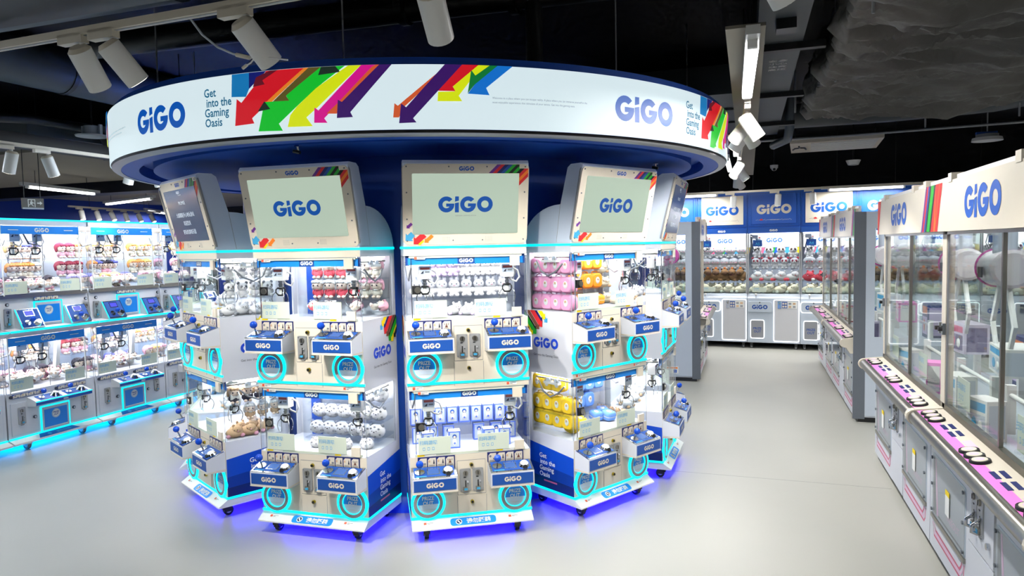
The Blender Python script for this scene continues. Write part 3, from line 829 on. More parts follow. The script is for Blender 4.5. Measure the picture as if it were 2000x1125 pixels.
    for i, c in enumerate((PURPLE, RED, BLUE_N, BLUE_D, GREEN, BLACK, GREEN, BLACK, RED, ORANGE, RED)):
        s0, s1 = .125 + .0225 * i, .125 + .0225 * (i + 1)
        band = [(s0, .407), (s1, .407), (s1 + .06, .467), (s0 + .06, .467)]
        down = [(s0 - .10, .307), (s1 - .10, .307), (s1 + .06, .467), (s0 + .06, .467)]
        for poly_ in (clip(band, .12, .3015, .407, .4555), clip(down, .3015, .3535, .335, .4555 - .022)):
            if len(poly_) > 2:
                fp.flat(poly_, c, o, FX, FZ, T)
    for c, tip, L, wd in ((PURPLE, (-.338, .098), .040, .016), (SKYB, (-.345, .026), .058, .034), (RED, (-.300, .006), .082, .034), (ORANGE, (-.238, .014), .060, .020), (YELLOW, (-.272, .000), .040, .010)):
        arrow(fp, c, tip, L, wd, o, FX, FZ, 1.8, 222, T)
        o = (0, o[1] - .0004, 0)
    for sx in (-.335, -.10, .115, .335):
        for z in ((.444,) if abs(sx) < .3 else (.025, .150, .300, .444)):
            fp.cyl((sx, -.006, z), (sx, -.009, z), .0045, G_DARK, n=8, T=T)
    for sx in (-.075, .095):
        fp.cyl((sx, -.006, .025), (sx, -.009, .025), .004, G_DARK, n=8, T=T)
    fp.obj('display_bezel', t)
    sph = MB()
    for sx in (-.115, .130):
        for i in range(5):
            for j in range(4):
                sph.box(sx + .009 * i - .019, sx + .009 * i - .0165, -.0068, -.0060, .018 + .008 * j, .0205 + .008 * j, G_DARK, T)
    sph.obj('speaker_holes', t)
    return t
_c = {}
def _cache(k, f):
    if k not in _c:
        _c[k] = f()
    return _c[k]
screens = {k: display_screen(k) for k in ('green', 'green note', 'navy')}
ISLAND = {}
proto = island_machine()
spec = [('C', -30.03, 'green note', 'two-deck claw machine in the middle of the round island, blue boxes below'),
        ('B', -2.12, 'green', 'tall two-deck claw machine left of the middle one, red and white bagged dolls above'),
        ('D', -59.44, 'green', 'tall two-deck claw machine with pink and orange pouches above, yellow and blue below'),
        ('A', 28.58, 'navy', 'tall two-deck claw machine with a dark screen at the left of the round island'),
        ('E', -87.9, 'navy', 'tall two-deck claw machine turned edge-on at the right of the round island'),
        ('Z', 58.0, 'navy', 'tall two-deck claw machine mostly hidden behind the dark-screen one, round island'),
        ('F', -117.0, 'navy', 'tall two-deck claw machine hidden at the back right of the round island')]
for i, (k, al, sk_, lb) in enumerate(spec):
    o = proto if i == 0 else again(proto, None)
    bx_, by_ = math.sin(R(al)), math.cos(R(al))
    o.location = (IC[0] - bx_ * 1.9538, IC[1] - by_ * 1.9538, 0)
    o.rotation_euler.z = R(-al)
    tag(o, lb, 'claw machine', 'two-deck claw machines around the column')
    ISLAND[k] = o
for k, al, sk_, lb in spec:
    link('display_screen', screens[sk_], ISLAND[k])
# ------------------------------------------------------------------ wall row claw machines on the left (two decks, wide)
LW = .426
def press_disc(m, x, y, z, r):
    m.flat([(x + r * math.cos(k * .3142), z + r * math.sin(k * .3142)) for k in range(20)], WHITE_P, (0, y, 0), FX, FZ)
    m.flat([(x + r * .93 * math.cos(k * .3142), z + r * .93 * math.sin(k * .3142)) for k in range(20)], SKYB, (0, y - .0005, 0), FX, FZ)
    m.flat([(x + r * .86 * math.cos(k * .3142), z + r * .86 * math.sin(k * .3142)) for k in range(20)], WHITE_P, (0, y - .001, 0), FX, FZ)
    m.text('PRIZE', BLUE_D, (x, y - .0016, z + r * .08), FX, FZ, r * .52, bold=.03)
    m.text('OUT', BLUE_D, (x, y - .0016, z - r * .42), FX, FZ, r * .52, bold=.03)
def prize_door(m, x0, x1, z0, z1, y):
    m.box(x0, x1, y - .012, y, z0, z1, G_LIGHT)
    b = .018
    m.box(x0 + b, x1 - b, y - .0135, y - .011, z0 + b, z1 - b * 1.3, BLUE_P)
    m.box(x0 + b, x1 - b, y - .014, y - .011, z0 + b * .8, z0 + b * 1.3, W_PLAST)
    press_disc(m, (x0 + x1) / 2, y - .0145, z1 - (z1 - z0) * .36, (z1 - z0) * .20)
def wall_machine():
    t = thing('wall_claw_machine', '', 'claw machine')
    F, B_ = .07, .88
    pl = MB().prism([(F, .108), (0, .082), (0, .066), (B_, .066), (B_, .108)], -LW, LW, W_PLAST, 'x')
    v = Vector((0, F, .026)).normalized()
    n = Vector((0, -.026, F)).normalized()
    o = Vector((0, 0, .082)) + n * .0008
    pl.flat([(-.20, .004), (.20, .004), (.16, .068), (-.16, .068)], BLUE, o, FX, v)
    pl.flat([(-.085 + .018 * math.cos(k * .4), .034 + .018 * math.sin(k * .4)) for k in range(16)], SKYB, o + n * .0006, FX, v)
    pl.text('请勿踩踏', SKYB, o + n * .0007 + Vector((.05, 0, 0)) + v * .020, FX, v, .036, bold=.02)
    pl.obj('base_plate', t)
    caster(t, [(-.27, .07), (.27, .07), (-.27, .80), (.27, .80)], .036, G_LIGHT, G_DARK, .067)
    MB().box(-LW, LW, F - .012, F, .108, .120, LED_C).obj('light_strip', t)
    MB().box(-.38, .38, .12, .7, .060, .064, LED_U).obj('underglow_lamp', t)
    lc = MB().box(-LW, LW, F, B_, .108, .515, W_WHITE)
    for sx in (-1, 1):
        a, b = sorted((sx * .155, sx * .400))
        lc.box(a, b, F - .002, F, .140, .425, G_LIGHT).box(a + .004, b - .004, F - .0035, F - .001, .144, .421, W_WHITE)
    lc.obj('lower_cabinet', t)
    cm = _cache('coinL', lambda: coin_plate(.15, .066).mesh('coin_acceptor'))
    for sx, z in ((-1, .305), (1, .305)):
        link('coin_acceptor', cm, t, (sx * .305, F - .004, z))
    kn = _cache('knobL', lambda: MB().cyl((0, 0, 0), (0, -.010, 0), .015, INK, n=12).cyl((0, -.010, 0), (0, -.014, 0), .009, G_LIGHT, n=10).mesh('lock'))
    for x, z in ((-.19, .27), (.19, .27)):
        link('lock', kn, t, (x, F - .004, z))
    d = MB()
    prize_door(d, -.125, .135, .125, .335, F)
    d = d.obj('prize_door', t)
    g = MB().box(-.137, -.125, F - .010, F - .002, .12, .347, LED_C).box(.135, .147, F - .010, F - .002, .12, .347, LED_C).box(-.137, .147, F - .010, F - .002, .335, .347, LED_C)
    g.obj('door_light', d)
    # control deck of the lower case
    dk = MB().prism([(F, .370), (-.035, .378), (-.045, .420), (F, .458)], -.25, .30, W_WHITE, 'x')
    dk.box(-.25, .30, -.047, -.044, .386, .410, BLUE_D)
    dk.shape(LOGO, W_PLAST, (.03, -.0478, .398), FX, FZ, .014)
    dk = dk.obj('control_deck', t)
    MB().box(-.252, .302, -.049, -.043, .414, .423, LED_C).obj('deck_light', dk)
    TP = Matrix.Translation((0, -.045, .420)) @ Matrix.Rotation(math.atan2(.038, .115), 4, 'X')
    for x in (-.15, .11):
        MB().box(x - .05, x + .16, .012, .10, .001, .003, BLUE_D, TP).obj('control_plate', dk)
        j = MB().cyl((x - .01, .055, .003), (x - .01, .055, .010), .024, CHROME, n=14, T=TP).cyl((x - .01, .055, .01), (x - .01, .048, .055), .005, CHROME, n=8, T=TP).ball((x - .01, .046, .070), .023, BLUE_J, 12, 8, TP)
        j.obj('joystick', dk)
        MB().cyl((x + .115, .055, .003), (x + .115, .055, .028), .042, CHROME, .022, 16, T=TP).cyl((x + .115, .055, .028), (x + .115, .055, .034), .020, W_PLAST, n=12, T=TP).obj('push_button', dk)
    for x in (-.235, .185):
        ic = MB()
        icons4(ic, x - .145, x + .145, .465, .502, F - .006, BLUE_D)
        ic.cyl((x - .16, F - .006, .484), (x - .16, F - .016, .484), .015, INK, n=12)
        ic.obj('instruction_sign', t)
    mb_ = MB().prism([(F - .02, 1.0), (F - .10, 1.040), (F - .10, 1.050), (B_, 1.050), (B_, 1.0)], -LW, LW, W_WHITE, 'x')
    mb_.obj('middle_shelf', t)
    MB().box(-LW, LW, F - .112, F - .100, 1.048, 1.064, LED_C).obj('light_strip', t)
    uc = MB().prism([(F - .10, 1.050), (F - .10, 1.062), (F + .01, 1.075), (F + .03, 1.36), (B_, 1.36), (B_, 1.05)], -LW, LW, W_WHITE, 'x')
    uc.box(-LW + .01, LW - .01, F + .012, F + .032, 1.335, 1.372, STEEL)
    uc.obj('upper_cabinet', t)
    ic = MB()
    icons4(ic, -.118, .115, 1.300, 1.336, F + .012, BLUE_D)
    ic.obj('instruction_sign', t)
    d = MB()
    prize_door(d, -.12, .13, 1.080, 1.285, F + .012)
    d = d.obj('prize_door', t)
    MB().box(-.132, -.120, F, F + .008, 1.078, 1.297, LED_C).box(.130, .142, F, F + .008, 1.078, 1.297, LED_C).box(-.132, .142, F, F + .008, 1.285, 1.297, LED_C).obj('door_light', d)
    for x in (-.205, .262):
        TS = Matrix.Translation((x, F - .090, 1.068)) @ Matrix.Rotation(R(-28), 4, 'X')
        c = MB().prism([(-.090 + F, 1.063), (F - .001, 1.238), (F + .014, 1.238), (F + .010, 1.063)], x - .100, x + .100, W_WHITE, 'x').obj('control_console', t)
        p = MB().box(-.100, .100, -.006, .002, .004, .190, CHROME, TS).box(-.092, .092, -.008, -.004, .012, .182, BLUE_D, TS)
        p.box(-.045, .045, -.010, -.006, .115, .172, CHROME, TS).box(-.038, .038, -.0115, -.008, .122, .165, LCD_V, TS)
        p.obj('control_plate', c)
        MB().cyl((-.045, -.006, .055), (-.045, -.012, .055), .026, CHROME, n=14, T=TS).cyl((-.045, -.012, .055), (-.045, -.050, .058), .005, CHROME, n=8, T=TS).ball((-.030, -.066, .062), .022, BLUE_J, 12, 8, TS).obj('joystick', c)
        MB().cyl((.045, -.006, .050), (.045, -.032, .050), .040, CHROME, .022, 16, T=TS).obj('push_button', c)
        MB().box(-.108, -.101, -.006, .000, .004, .190, LED_C, TS).obj('edge_light', c)
    for x, nm in ((-.365, 0), (.390, 0)):
        link('coin_acceptor', cm, t, (x, F + .008, 1.175))
        link('lock', kn, t, (x, F + .012, 1.285))
    # glass cases
    for z0, z1 in ((.515, 1.0), (1.36, 1.975)):
        MB().box(-LW, LW, B_ - .02, B_, z0, z1, W_WHITE).obj('back_panel', t)
        MB().box(-.38, .38, .20, .80, z1 - .012, z1 - .004, CASE_L).obj('case_lamp', t)
        hd = MB().box(-.385, .345, F - .004, F - .001, z1 - .078, z1 - .006, BLUE_B)
        hd.shape(LOGO, WHITE_P, (-.02, F - .0048, z1 - .042), FX, FZ, .040)
        for x in (-.28, .24):
            hd.flat([(x - .045, -.003), (x + .045, -.003), (x + .045, .003), (x - .045, .003)], WHITE_P, (0, F - .0048, z1 - .042), FX, FZ)
        hd.obj('header_band', t)
        fg = MB().box(-.385, .345, F, F + .005, z0 + .006, z1 - .004, CLEAR)
        fg.box(-.021, -.019, F - .001, F + .006, z0 + .006, z1 - .08, G_MID)
        fg.box(-.390, -.383, F - .002, F + .008, z0, z1, W_PLAST).box(.343, .350, F - .002, F + .008, z0, z1, W_PLAST)
        fg.obj('front_glass', t)
        for sx in (-1, 1):
            MB().box(sx * LW - .003, sx * LW + .003, F + .03, B_ - .02, z0, z1, CLEAR).obj('side_glass', t)
            MB().box(sx * (LW - .015) - .013, sx * (LW - .015) + .013, F + .002, F + .028, z0, z1, SHELF).box(sx * (LW - .002) - .0015, sx * (LW - .002) + .0015, F, F + .004, z0, z1, G_MID).obj('corner_post', t)
            MB().box(sx * .36 - .016, sx * .36 + .016, B_ - .10, B_ - .03, z0, z1, W_PLAST).obj('rear_post', t)
        sg = _cache('scanL', lambda: scan_sign(.20, .108).mesh('scan_sign'))
        link('scan_sign', sg, t, (-.285, F - .006, z0 + .015))
        link('scan_sign', sg, t, (.225, F - .006, z0 + .015))
        g = MB().cyl((-.40, .40, z1 - .03), (.40, .40, z1 - .03), .006, STEEL, n=8)
        for x in (-.20, .12):
            g.cyl((x, .12, z1 - .03), (x, .8, z1 - .03), .006, STEEL, n=8)
        g.tube([(-.10, .2, z1 - .06), (-.05, .2, z1 - .16), (.02, .2, z1 - .17), (.03, .2, z1 - .06)], .008, G_DARK, 6)
        g.tube([(-.39, .25, z1 - .10), (-.34, .25, z1 - .19), (-.25, .25, z1 - .17), (-.22, .25, z1 - .10)], .008, W_PLAST, 6)
        g.obj('gantry', t)
        claw_parts(t, -.185, .22, z1 - .040, 1.05)
        claw_parts(t, .035, .24, z1 - .040, 1.05)
        MB().box(-.045, .0, .40, .85, z0 + .0005, z1 - .02, SHELF).obj('divider', t)
        if z0 < 1:
            MB().prism([(.205, z0 + .02), (.245, z0 + .02), (.290, z1 - .09), (.250, z1 - .09)], .30, .34, W_PLAST, 'y').obj('support_bar', t)
    MB().box(-LW, LW, F - .012, B_, 1.975, 2.020, W_WHITE).obj('top_fascia', t)
    MB().box(-LW, LW, F - .018, F + .01, 2.018, 2.032, LED_C).obj('light_strip', t)
    for z in (1.49, 1.675, .70, .86):
        for x0, x1 in ((-.34, -.05), (.01, .34)):
            MB().box(x0, x1, .50, .84, z - .006, z, SHELF).obj('shelf', t)
    return t
LEFT = []
lp = wall_machine()
for i, (k, lb) in enumerate(((1, 'wide two-deck doll machine along the left, second from the island, red-haired dolls inside'),
                             (0, 'wide two-deck doll machine along the left with orange-haired dolls, nearest whole one'),
                             (2, 'wide two-deck doll machine along the left, partly covered by the round island'),
                             (-1, 'wide two-deck doll machine along the left, cut off by the picture edge'))):
    o = lp if i == 0 else again(lp, None)
    o.location = (-5.97, 4.65 + .866 * k, 0)
    o.rotation_euler.z = R(90)
    tag(o, lb, 'claw machine', 'two-deck doll machines along the left')
    LEFT.append((k, o))
LEFT = dict(LEFT)
# ------------------------------------------------------------------ right-hand rows: wide twin crane units
RW, RD = .8675, 1.0
G_WIN = mat('grey chute', (186, 190, 200), .35, noise=.05)
def crane_unit(end_left, end_right):
    # local x right as seen from its front, y = 0 at the front panels
    t = thing('crane_unit', '', 'crane machine')
    body = MB().box(-RW, RW, .004, RD, .045, .64, W_WHITE)
    body.box(-RW, RW, .03, RD - .03, 0.0, .045, BLACK)
    body.obj('lower_cabinet', t)
    for x0, x1 in ((-.86, -.175), (.185, .86)):
        MB().box(x0, x1, -.004, .004, .05, .63, W_WHITE).obj('front_panel', t)
    for x0, x1 in ((-.81, -.215), (.19, .79)):
        d = MB().prism(rrect(x0, x1, .235, .565, .02, 3), -.006, .003, G_LIGHT)
        d.prism(rrect(x0 + .012, x1 - .012, .247, .553, .015, 3), -.0075, -.005, G_WIN)
        cx = (x0 + x1) / 2
        d.prism([(x0 + .10, .255), (x0 + .13, .255), (x0 + .075, .545), (x0 + .06, .545)], -.0085, -.007, PINK_L)
        d.prism([(x0 + .03, .255), (x0 + .09, .255), (x0 + .05, .545), (x0 + .03, .545)], -.0085, -.007, G_MID)
        d.box(x0 + .12, x1 - .02, -.0082, -.007, .255, .265, GREY_P)
        d.text('FREEOUT', PINK_L, (cx + .10, -.0085, .300), FX, FZ, .050, bold=.0)
        d = d.obj('prize_window', t)
        MB().box(x0, x1, -.012, -.009, .235, .565, CLEAR).obj('window_pane', d)
        MB().box(x0 - .002, x1 + .002, -.014, -.002, .216, .238, STEEL).obj('window_sill', d)
        bl = MB()
        for x in (x0 + .02, x1 - .02):
            for z in (.262, .40, .54):
                bl.cyl((x, -.012, z), (x, -.018, z), .009, G_DARK, n=8)
        bl.obj('window_bolts', d)
        w = MB().box(cx - .02, cx + .05, -.0135, -.012, .43, .455, YELLOW).box(cx - .02, cx + .05, -.0135, -.012, .33, .43, WHITE_P)
        w.obj('notice_sticker', d)
        s_ = MB()
        for k, c in enumerate((PINK_S, PINK_L, PINK_S)):
            e = .018 * k
            s_.flat([(x0 + .005 + e, .19), (x0 + .015 + e, .19), (x0 + .035 + e, .12 + e), (x1 - .05 - e, .11 + e), (x1 - .02 - e, .14 + e), (x1 - .012 - e, .20), (x1 - .022 - e, .20),
                     (x1 - .030 - e, .145 + e), (x1 - .055 - e, .122 + e), (x0 + .04 + e, .132 + e)], c, (0, -.0046 - .0004 * k, 0), FX, FZ)
        s_.obj('pink_stripe', t)
    c = MB().box(-.165, .175, -.010, .004, .36, .63, W_WHITE).box(-.165, .175, -.008, .004, .06, .352, W_WHITE).obj('coin_door', t)
    cm = _cache('coinR', lambda: coin_plate(.18, .072).mesh('coin_acceptor'))
    for x in (-.062, .018):
        q = link('coin_acceptor', cm, c, (x, -.010, .530))
        MB().tube([(0, -.008, -.03), (0, -.035, -.045), (0, -.035, -.075), (0, -.012, -.082)], .008, CHROME, 6).obj('coin_handle', q)
    link('lock', _cache('lockR', lambda: MB().cyl((0, 0, 0), (0, -.014, 0), .014, CHROME, n=12).mesh('lock')), c, (.13, -.010, .44))
    # button deck and bullnose rail
    dk = MB().prism([(-.085, .768), (.045, .790), (.045, .64), (-.04, .64), (-.075, .70)], -RW, RW, W_CREAM, 'x')
    T = Matrix.Translation((0, -.085, .769)) @ Matrix.Rotation(math.atan2(.022, .13), 4, 'X')
    dk.box(-RW + .02, RW - .02, .004, .052, .0002, .0022, PINK, T)
    dk.box(-RW + .02, RW - .02, .052, .105, .0002, .0018, W_CREAM, T)
    for x in (-.52, .22):
        for i in range(2):
            for j in range(2):
                dk.box(x + .13 * i, x + .13 * i + .09, .040 + .034 * j, .060 + .034 * j, .0022, .0034, BLUE_N, T)
        dk.box(x + .30, x + .45, .060, .095, .0022, .0028, PINK_L, T)
    dk = dk.obj('button_deck', t)
    bm_ = _cache('btnR', lambda: MB().cyl((0, 0, 0), (0, 0, .011), .041, BLACK, .039, 20).cyl((0, 0, .011), (0, 0, .013), .030, W_CREAM, .029, 20).cyl((0, 0, .013), (0, 0, .0135), .018, PINK_L, n=12).mesh('push_button'))
    for g in (-.76, -.06, .62):
        for k in range(3):
            q = link('push_button', bm_, dk, T @ Vector((g + .075 * k, .048, .0022)))
            q.rotation_euler.x = math.atan2(.022, .13)
    rl = MB().cyl((-RW + .002, -.085, .737), (RW - .002, -.085, .737), .036, STEEL, n=20)
    rl.obj('bullnose_rail', t)
    cap = _cache('capR', lambda: MB().prism([(-.125 + .045 * math.cos(R(k)) + .04, .737 + .042 * math.sin(R(k))) for k in range(0, 360, 20)], -.012, .012, W_CREAM, 'x').prism([(-.085, .78), (.045, .795), (.045, .69), (-.085, .695)], -.012, .012, W_CREAM, 'x').mesh('rail_cap'))
    for x in (-RW + .012, RW - .012):
        link('rail_cap', cap, t, (x, 0, 0))
    # glazing
    for x in (-.008, ):
        pass
    fr = MB().box(-RW, RW, .045, .075, .785, .822, STEEL).box(-RW, RW, .045, .075, 1.72, 1.75, STEEL)
    for x in (-RW + .02, RW - .02):
        fr.box(x - .02, x + .02, .045, .085, .80, 1.74, W_CREAM)
    fr.box(-.008, .008, .050, .066, .80, 1.74, STEEL)
    fr.obj('window_frame', t)
    for x0, x1, y in ((-.83, .02, .052), (-.02, .83, .064)):
        p = MB().box(x0, x1, y, y + .005, .82, 1.73, GLASS).obj('sliding_glass', t)
        MB().box(x0, x0 + .008, y - .003, y + .008, .82, 1.73, G_MID).obj('pane_edge', p)
    MB().box(-.845, -.825, .030, .046, 1.19, 1.25, CHROME).cyl((-.835, .03, 1.22), (-.835, .012, 1.22), .012, BLACK, n=10).obj('glass_lock', t)
    MB().box(.825, .845, .030, .046, 1.19, 1.25, CHROME).cyl((.835, .03, 1.22), (.835, .012, 1.22), .012, BLACK, n=10).obj('glass_lock', t)
    for sx in (-1, 1):
        MB().box(sx * RW - .003, sx * RW + .003, .10, RD, .64, 1.97, GLASS).obj('side_glass', t)
    MB().box(-RW, RW, RD - .006, RD, .80, 1.95, GLASS).obj('rear_glass', t)
    # header sign
    hd = MB().box(-RW, RW, .0, .020, 1.735, 1.985, W_CREAM)
    hd.shape(LOGO, BLUE, (-.10, -.0012, 1.862), FX, FZ, .145)
    for i, c_ in enumerate((PURPLE, RED, BLUE_D, BLACK, GREEN, GREEN, BLACK, RED, RED, ORANGE, RED)):
        a = .55 + .031 * i
        hd.flat([(min(a, RW), 1.736), (min(a + .031, RW), 1.736), (min(a + .031 + .10, RW), 1.984), (min(a + .10, RW), 1.984)], c_, (0, -.0012, 0), FX, FZ)
    hd.flat([(-RW, 1.736), (-RW + .04, 1.736), (-RW + .13, 1.984), (-RW, 1.984)], RED, (0, -.0012, 0), FX, FZ)
    hd.flat([(-RW, 1.78), (-RW, 1.75), (-RW + .085, 1.984), (-RW + .075, 1.984)], ORANGE, (0, -.0018, 0), FX, FZ)
    hd = hd.obj('header_sign', t)
    MB().box(-RW, RW, .020, .045, 1.95, 2.01, W_PLAST).obj('header_rail', hd)
    for x in (-.62, .30, .60):
        MB().box(x, x + .06, -.004, .05, 1.975, 2.02, W_CREAM).obj('header_clip', hd)
    # end posts and end panels
    for e, sx in ((end_left, -1), (end_right, 1)):
        if e:
            MB().box(sx * RW - .012, sx * RW + .012, -.015, .085, .03, 1.955, G_DARK).obj('end_post', t)
            MB().box(sx * (RW + .006) - .005, sx * (RW + .006) + .005, .085, RD, .06, .80, G_LIGHT).box(sx * (RW + .006) - .005, sx * (RW + .006) + .005, .085, .16, .80, 1.955, G_LIGHT).box(sx * (RW + .006) - .005, sx * (RW + .006) + .005, .16, RD, 1.80, 1.955, G_LIGHT).obj('end_panel', t)
            q = MB().box(sx * (RW + .012) - .002, sx * (RW + .012) + .002, .25, .40, .09, .18, WHITE_P).box(sx * (RW + .0135) - .002, sx * (RW + .0135) + .002, .26, .39, .15, .17, ORANGE)
            q.box(sx * (RW + .0135) - .002, sx * (RW + .0135) + .002, .27, .31, .10, .14, BLUE)
            q.obj('caution_label', t)
    # interior: bed, rods, posts and the round crane heads
    MB().box(-RW + .01, RW - .01, .10, RD - .02, .64, .70, G_LIGHT).obj('prize_bed', t)
    for x in (-.75, -.12, .12, .75):
        MB().box(x - .02, x + .02, .30, .34, .70, .95, W_PLAST).box(x - .02, x + .02, .62, .66, .70, .95, W_PLAST).obj('rod_post', t)
    for y in (.32, .64):
        for x0, x1 in ((-.75, -.12), (.12, .75)):
            MB().cyl((x0, y, .90), (x1, y, .90), .012, W_PLAST, n=8).obj('prize_rod', t)
    MB().box(-RW + .02, RW - .02, .12, RD - .03, 1.88, 1.93, G_MID).box(-.75, .75, .25, .75, 1.872, 1.880, CASE_R).obj('case_lamp', t)
    for x in (-.42, .42):
        h = MB().cyl((x - .13, .45, 1.52), (x + .13, .45, 1.52), .105, W_PLAST, n=24).cyl((x, .45, 1.60), (x, .45, 1.88), .06, G_LIGHT, n=14)
        h = h.obj('crane_head', t)
        MB().cyl((x - .131, .45, 1.52), (x - .160, .45, 1.52), .116, MAGENTA, .104, 24).obj('magenta_disc', h)
        MB().cyl((x + .131, .45, 1.52), (x + .140, .45, 1.52), .108, W_PLAST, .09, 24).obj('end_disc', h)
        for sx in (-1, 1):
            MB().prism([(x + sx * .05, 1.42), (x + sx * .09, 1.42), (x + sx * .20, 1.20), (x + sx * .11, 1.02), (x + sx * .09, 1.03), (x + sx * .165, 1.20)], .44, .46, W_PLAST).obj('crane_arm', h)
        MB().box(x - .03, x + .03, .325, .335, 1.47, 1.53, BLACK).obj('sensor', h)
    sg = _cache('scanR', lambda: scan_sign(.21, .15).mesh('scan_sign'))
    for x in (-.70, .16):
        link('scan_sign', sg, t, (x, .10, .83))
    return t
UNITS = {}
def add_unit(k, ends, loc, rz, lb, grp):
    u = crane_unit(*ends)
    u.location, u.rotation_euler.z = loc, rz
    tag(u, lb, 'crane machine', grp)
    UNITS[k] = u
    return u
g_ = 'pink-decked crane units on the right'
FXR = .945
u0 = add_unit('N1', (False, False), (FXR, 5.11, 0), R(-90), 'white crane unit with pink button deck and steel rail, second on the right', g_)
u1 = again(u0, None); u1.location = (FXR, 3.375, 0)
UNITS['N0'] = tag(u1, 'white crane unit with pink button deck, nearest at the right picture edge', 'crane machine', g_)
u2 = add_unit('F1', (False, True), (FXR, 7.99, 0), R(-90), 'white crane unit with dark grey end post across the gap on the right', g_)
u3 = again(u0, None); u3.location = (FXR, 9.727, 0)
UNITS['F2'] = tag(u3, 'white crane unit farthest away in the right row', 'crane machine', g_)
add_unit('G1', (True, False), (-.56, 9.62, 0), R(90), 'grey-sided crane unit seen end-on behind the right of the island', 'crane units facing the aisle from the left')
# ------------------------------------------------------------------ back row: tall plush machines under framed signs
BW = .388
def neon(parent, x0, x1, z0, z1, r=.03, b=.011, y=-.012):
    o, i = rrect(x0, x1, z0, z1, r, 4), rrect(x0 + b, x1 - b, z0 + b, z1 - b, max(r - b, .004), 4)
    m = MB()
    n = len(o)
    vs = [(a, y, c) for a, c in o] + [(a, y, c) for a, c in i] + [(a, 0, c) for a, c in o] + [(a, 0, c) for a, c in i]
    fs = []
    for k in range(n):
        l = (k + 1) % n
        fs += [(k, l, n + l, n + k), (k, 2 * n + k, 2 * n + l, l), (n + k, n + l, 3 * n + l, 3 * n + k)]
    m.add(vs, fs, LED_WH)
    return m.obj('neon_outline', parent)
def plush_machine(sign, num):
    t = thing('plush_machine', '', 'claw machine')
    D = .85
    lc = MB().prism([(0, .095), (0, .80), (.05, .87), (D, .87), (D, .095)], -BW, BW, G_LIGHT, 'x')
    lc.obj('lower_cabinet', t)
    caster(t, [(-.33, .06), (.33, .06), (-.33, .75), (.33, .75)], .03, BLACK, G_MID, .095)
    d = MB().prism(rrect(.004, .376, .122, .778, .03, 4), -.006, .002, W_WHITE).box(.03, .35, -.0075, -.004, .15, .75, mat_door).obj('service_door', t)
    neon(d, .0, .380, .118, .782)
    ic = MB().box(.065, .115, -.012, -.006, .64, .755, CHROME).cyl((.09, -.012, .72), (.09, -.018, .72), .012, STEEL, n=10)
    ic.box(.12, .345, -.009, -.007, .645, .755, WHITE_P).box(.125, .205, -.0102, -.008, .65, .75, BLUE_D)
    for i in range(2):
        for j in range(2):
            ic.box(.132 + .036 * i, .160 + .036 * i, -.011, -.009, .66 + .045 * j, .69 + .045 * j, W_CREAM)
            ic.box(.222 + .062 * i, .262 + .062 * i, -.0102, -.008, .658 + .048 * j, .688 + .048 * j, G_MID if (i + j) % 2 else PL_TAN)
    ic.obj('instruction_sign', d)
    l = MB().prism(rrect(-.385, -.022, .585, .752, .04, 4), -.030, .002, G_LIGHT)
    l.shape(LOGO, BLUE_D, (-.200, -.0308, .665), FX, FZ, .068)
    l.cyl((-.20, -.030, .735), (-.20, -.036, .735), .012, G_DARK, n=10)
    l = l.obj('logo_plate', t)
    if sign == 'white':
        neon(l, -.388, -.018, .582, .755, .042, .010, -.034)
    p = MB().prism(rrect(-.335, -.142, .17, .45, .025, 4), -.006, .002, G_MID)
    p.text('PRIZE', BLUE_D, (-.238, -.0068, .305), FX, FZ, .050, bold=.02)
    p.text('OUT', BLUE_D, (-.238, -.0068, .255), FX, FZ, .050, bold=.02)
    p = p.obj('prize_door', t)
    neon(p, -.345, -.132, .160, .460)
    MB().cyl((-.26, .01, .80), (-.26, .0, .85), .004, CHROME, n=6).ball((-.26, -.002, .860), .018, W_PLAST, 10, 7).obj('joystick', t)
    MB().box(-BW, BW, D - .02, D, .87, 1.83, W_WHITE).obj('back_panel', t)
    bk = MB().box(-.37, .37, D - .26, D - .25, 1.60, 1.815, W_PLAST)
    bk.shape(LOGO, BLUE, (-.03, D - .2608, 1.715), FX, FZ, .072)
    for i, c in enumerate((PL_LILAC, PINK_S, SKYB, GREEN, BLUE, PURPLE, SKYB, YELLOW, YELLOW)):
        bk.flat([(-.36 + .08 * i, 1.50), (-.28 + .08 * i, 1.50), (-.25 + .08 * i, 1.60), (-.33 + .08 * i, 1.60)], c, (0, D - .252, 0), FX, FZ)
    bk.obj('backdrop_print', t)
    MB().box(-.36, .36, .10, .60, 1.815, 1.824, CASE_B).obj('case_lamp', t)
    MB().box(-.372, .372, .012, .017, .87, 1.82, CLEAR).obj('front_glass', t)
    for sx in (-1, 1):
        MB().box(sx * (BW - .010) - .009, sx * (BW - .010) + .009, .008, .028, .87, 1.83, G_MID).obj('corner_post', t)
        MB().box(sx * BW - .0025, sx * BW + .0025, .03, D - .02, .87, 1.83, CLEAR).obj('side_glass', t)
    for z in (1.25, 1.43):
        MB().box(-.36, .36, .22, D - .26, z - .006, z, SHELF).obj('shelf', t)
    MB().box(-.36, .36, .14, D - .26, 1.052, 1.060, SHELF).obj('shelf', t)
    g = MB().cyl((-.37, .2, 1.775), (.37, .2, 1.775), .006, STEEL, n=8).box(-.33, -.24, .1, .2, 1.74, 1.80, W_PLAST)
    g.tube([(-.30, .12, 1.73), (-.325, .12, 1.62), (-.29, .12, 1.54), (-.24, .12, 1.60)], .008, INK, 6)
    g.obj('gantry', t)
    n_ = MB().box(-.31, -.17, .028, .034, 1.62, 1.72, BLUE_D)
    n_.text(num, SKYB, (-.24, .0272, 1.642), FX, FZ, .058, bold=.02)
    n_.obj('number_plate', t)
    claw_parts(t, -.245, .22, 1.78, .95)
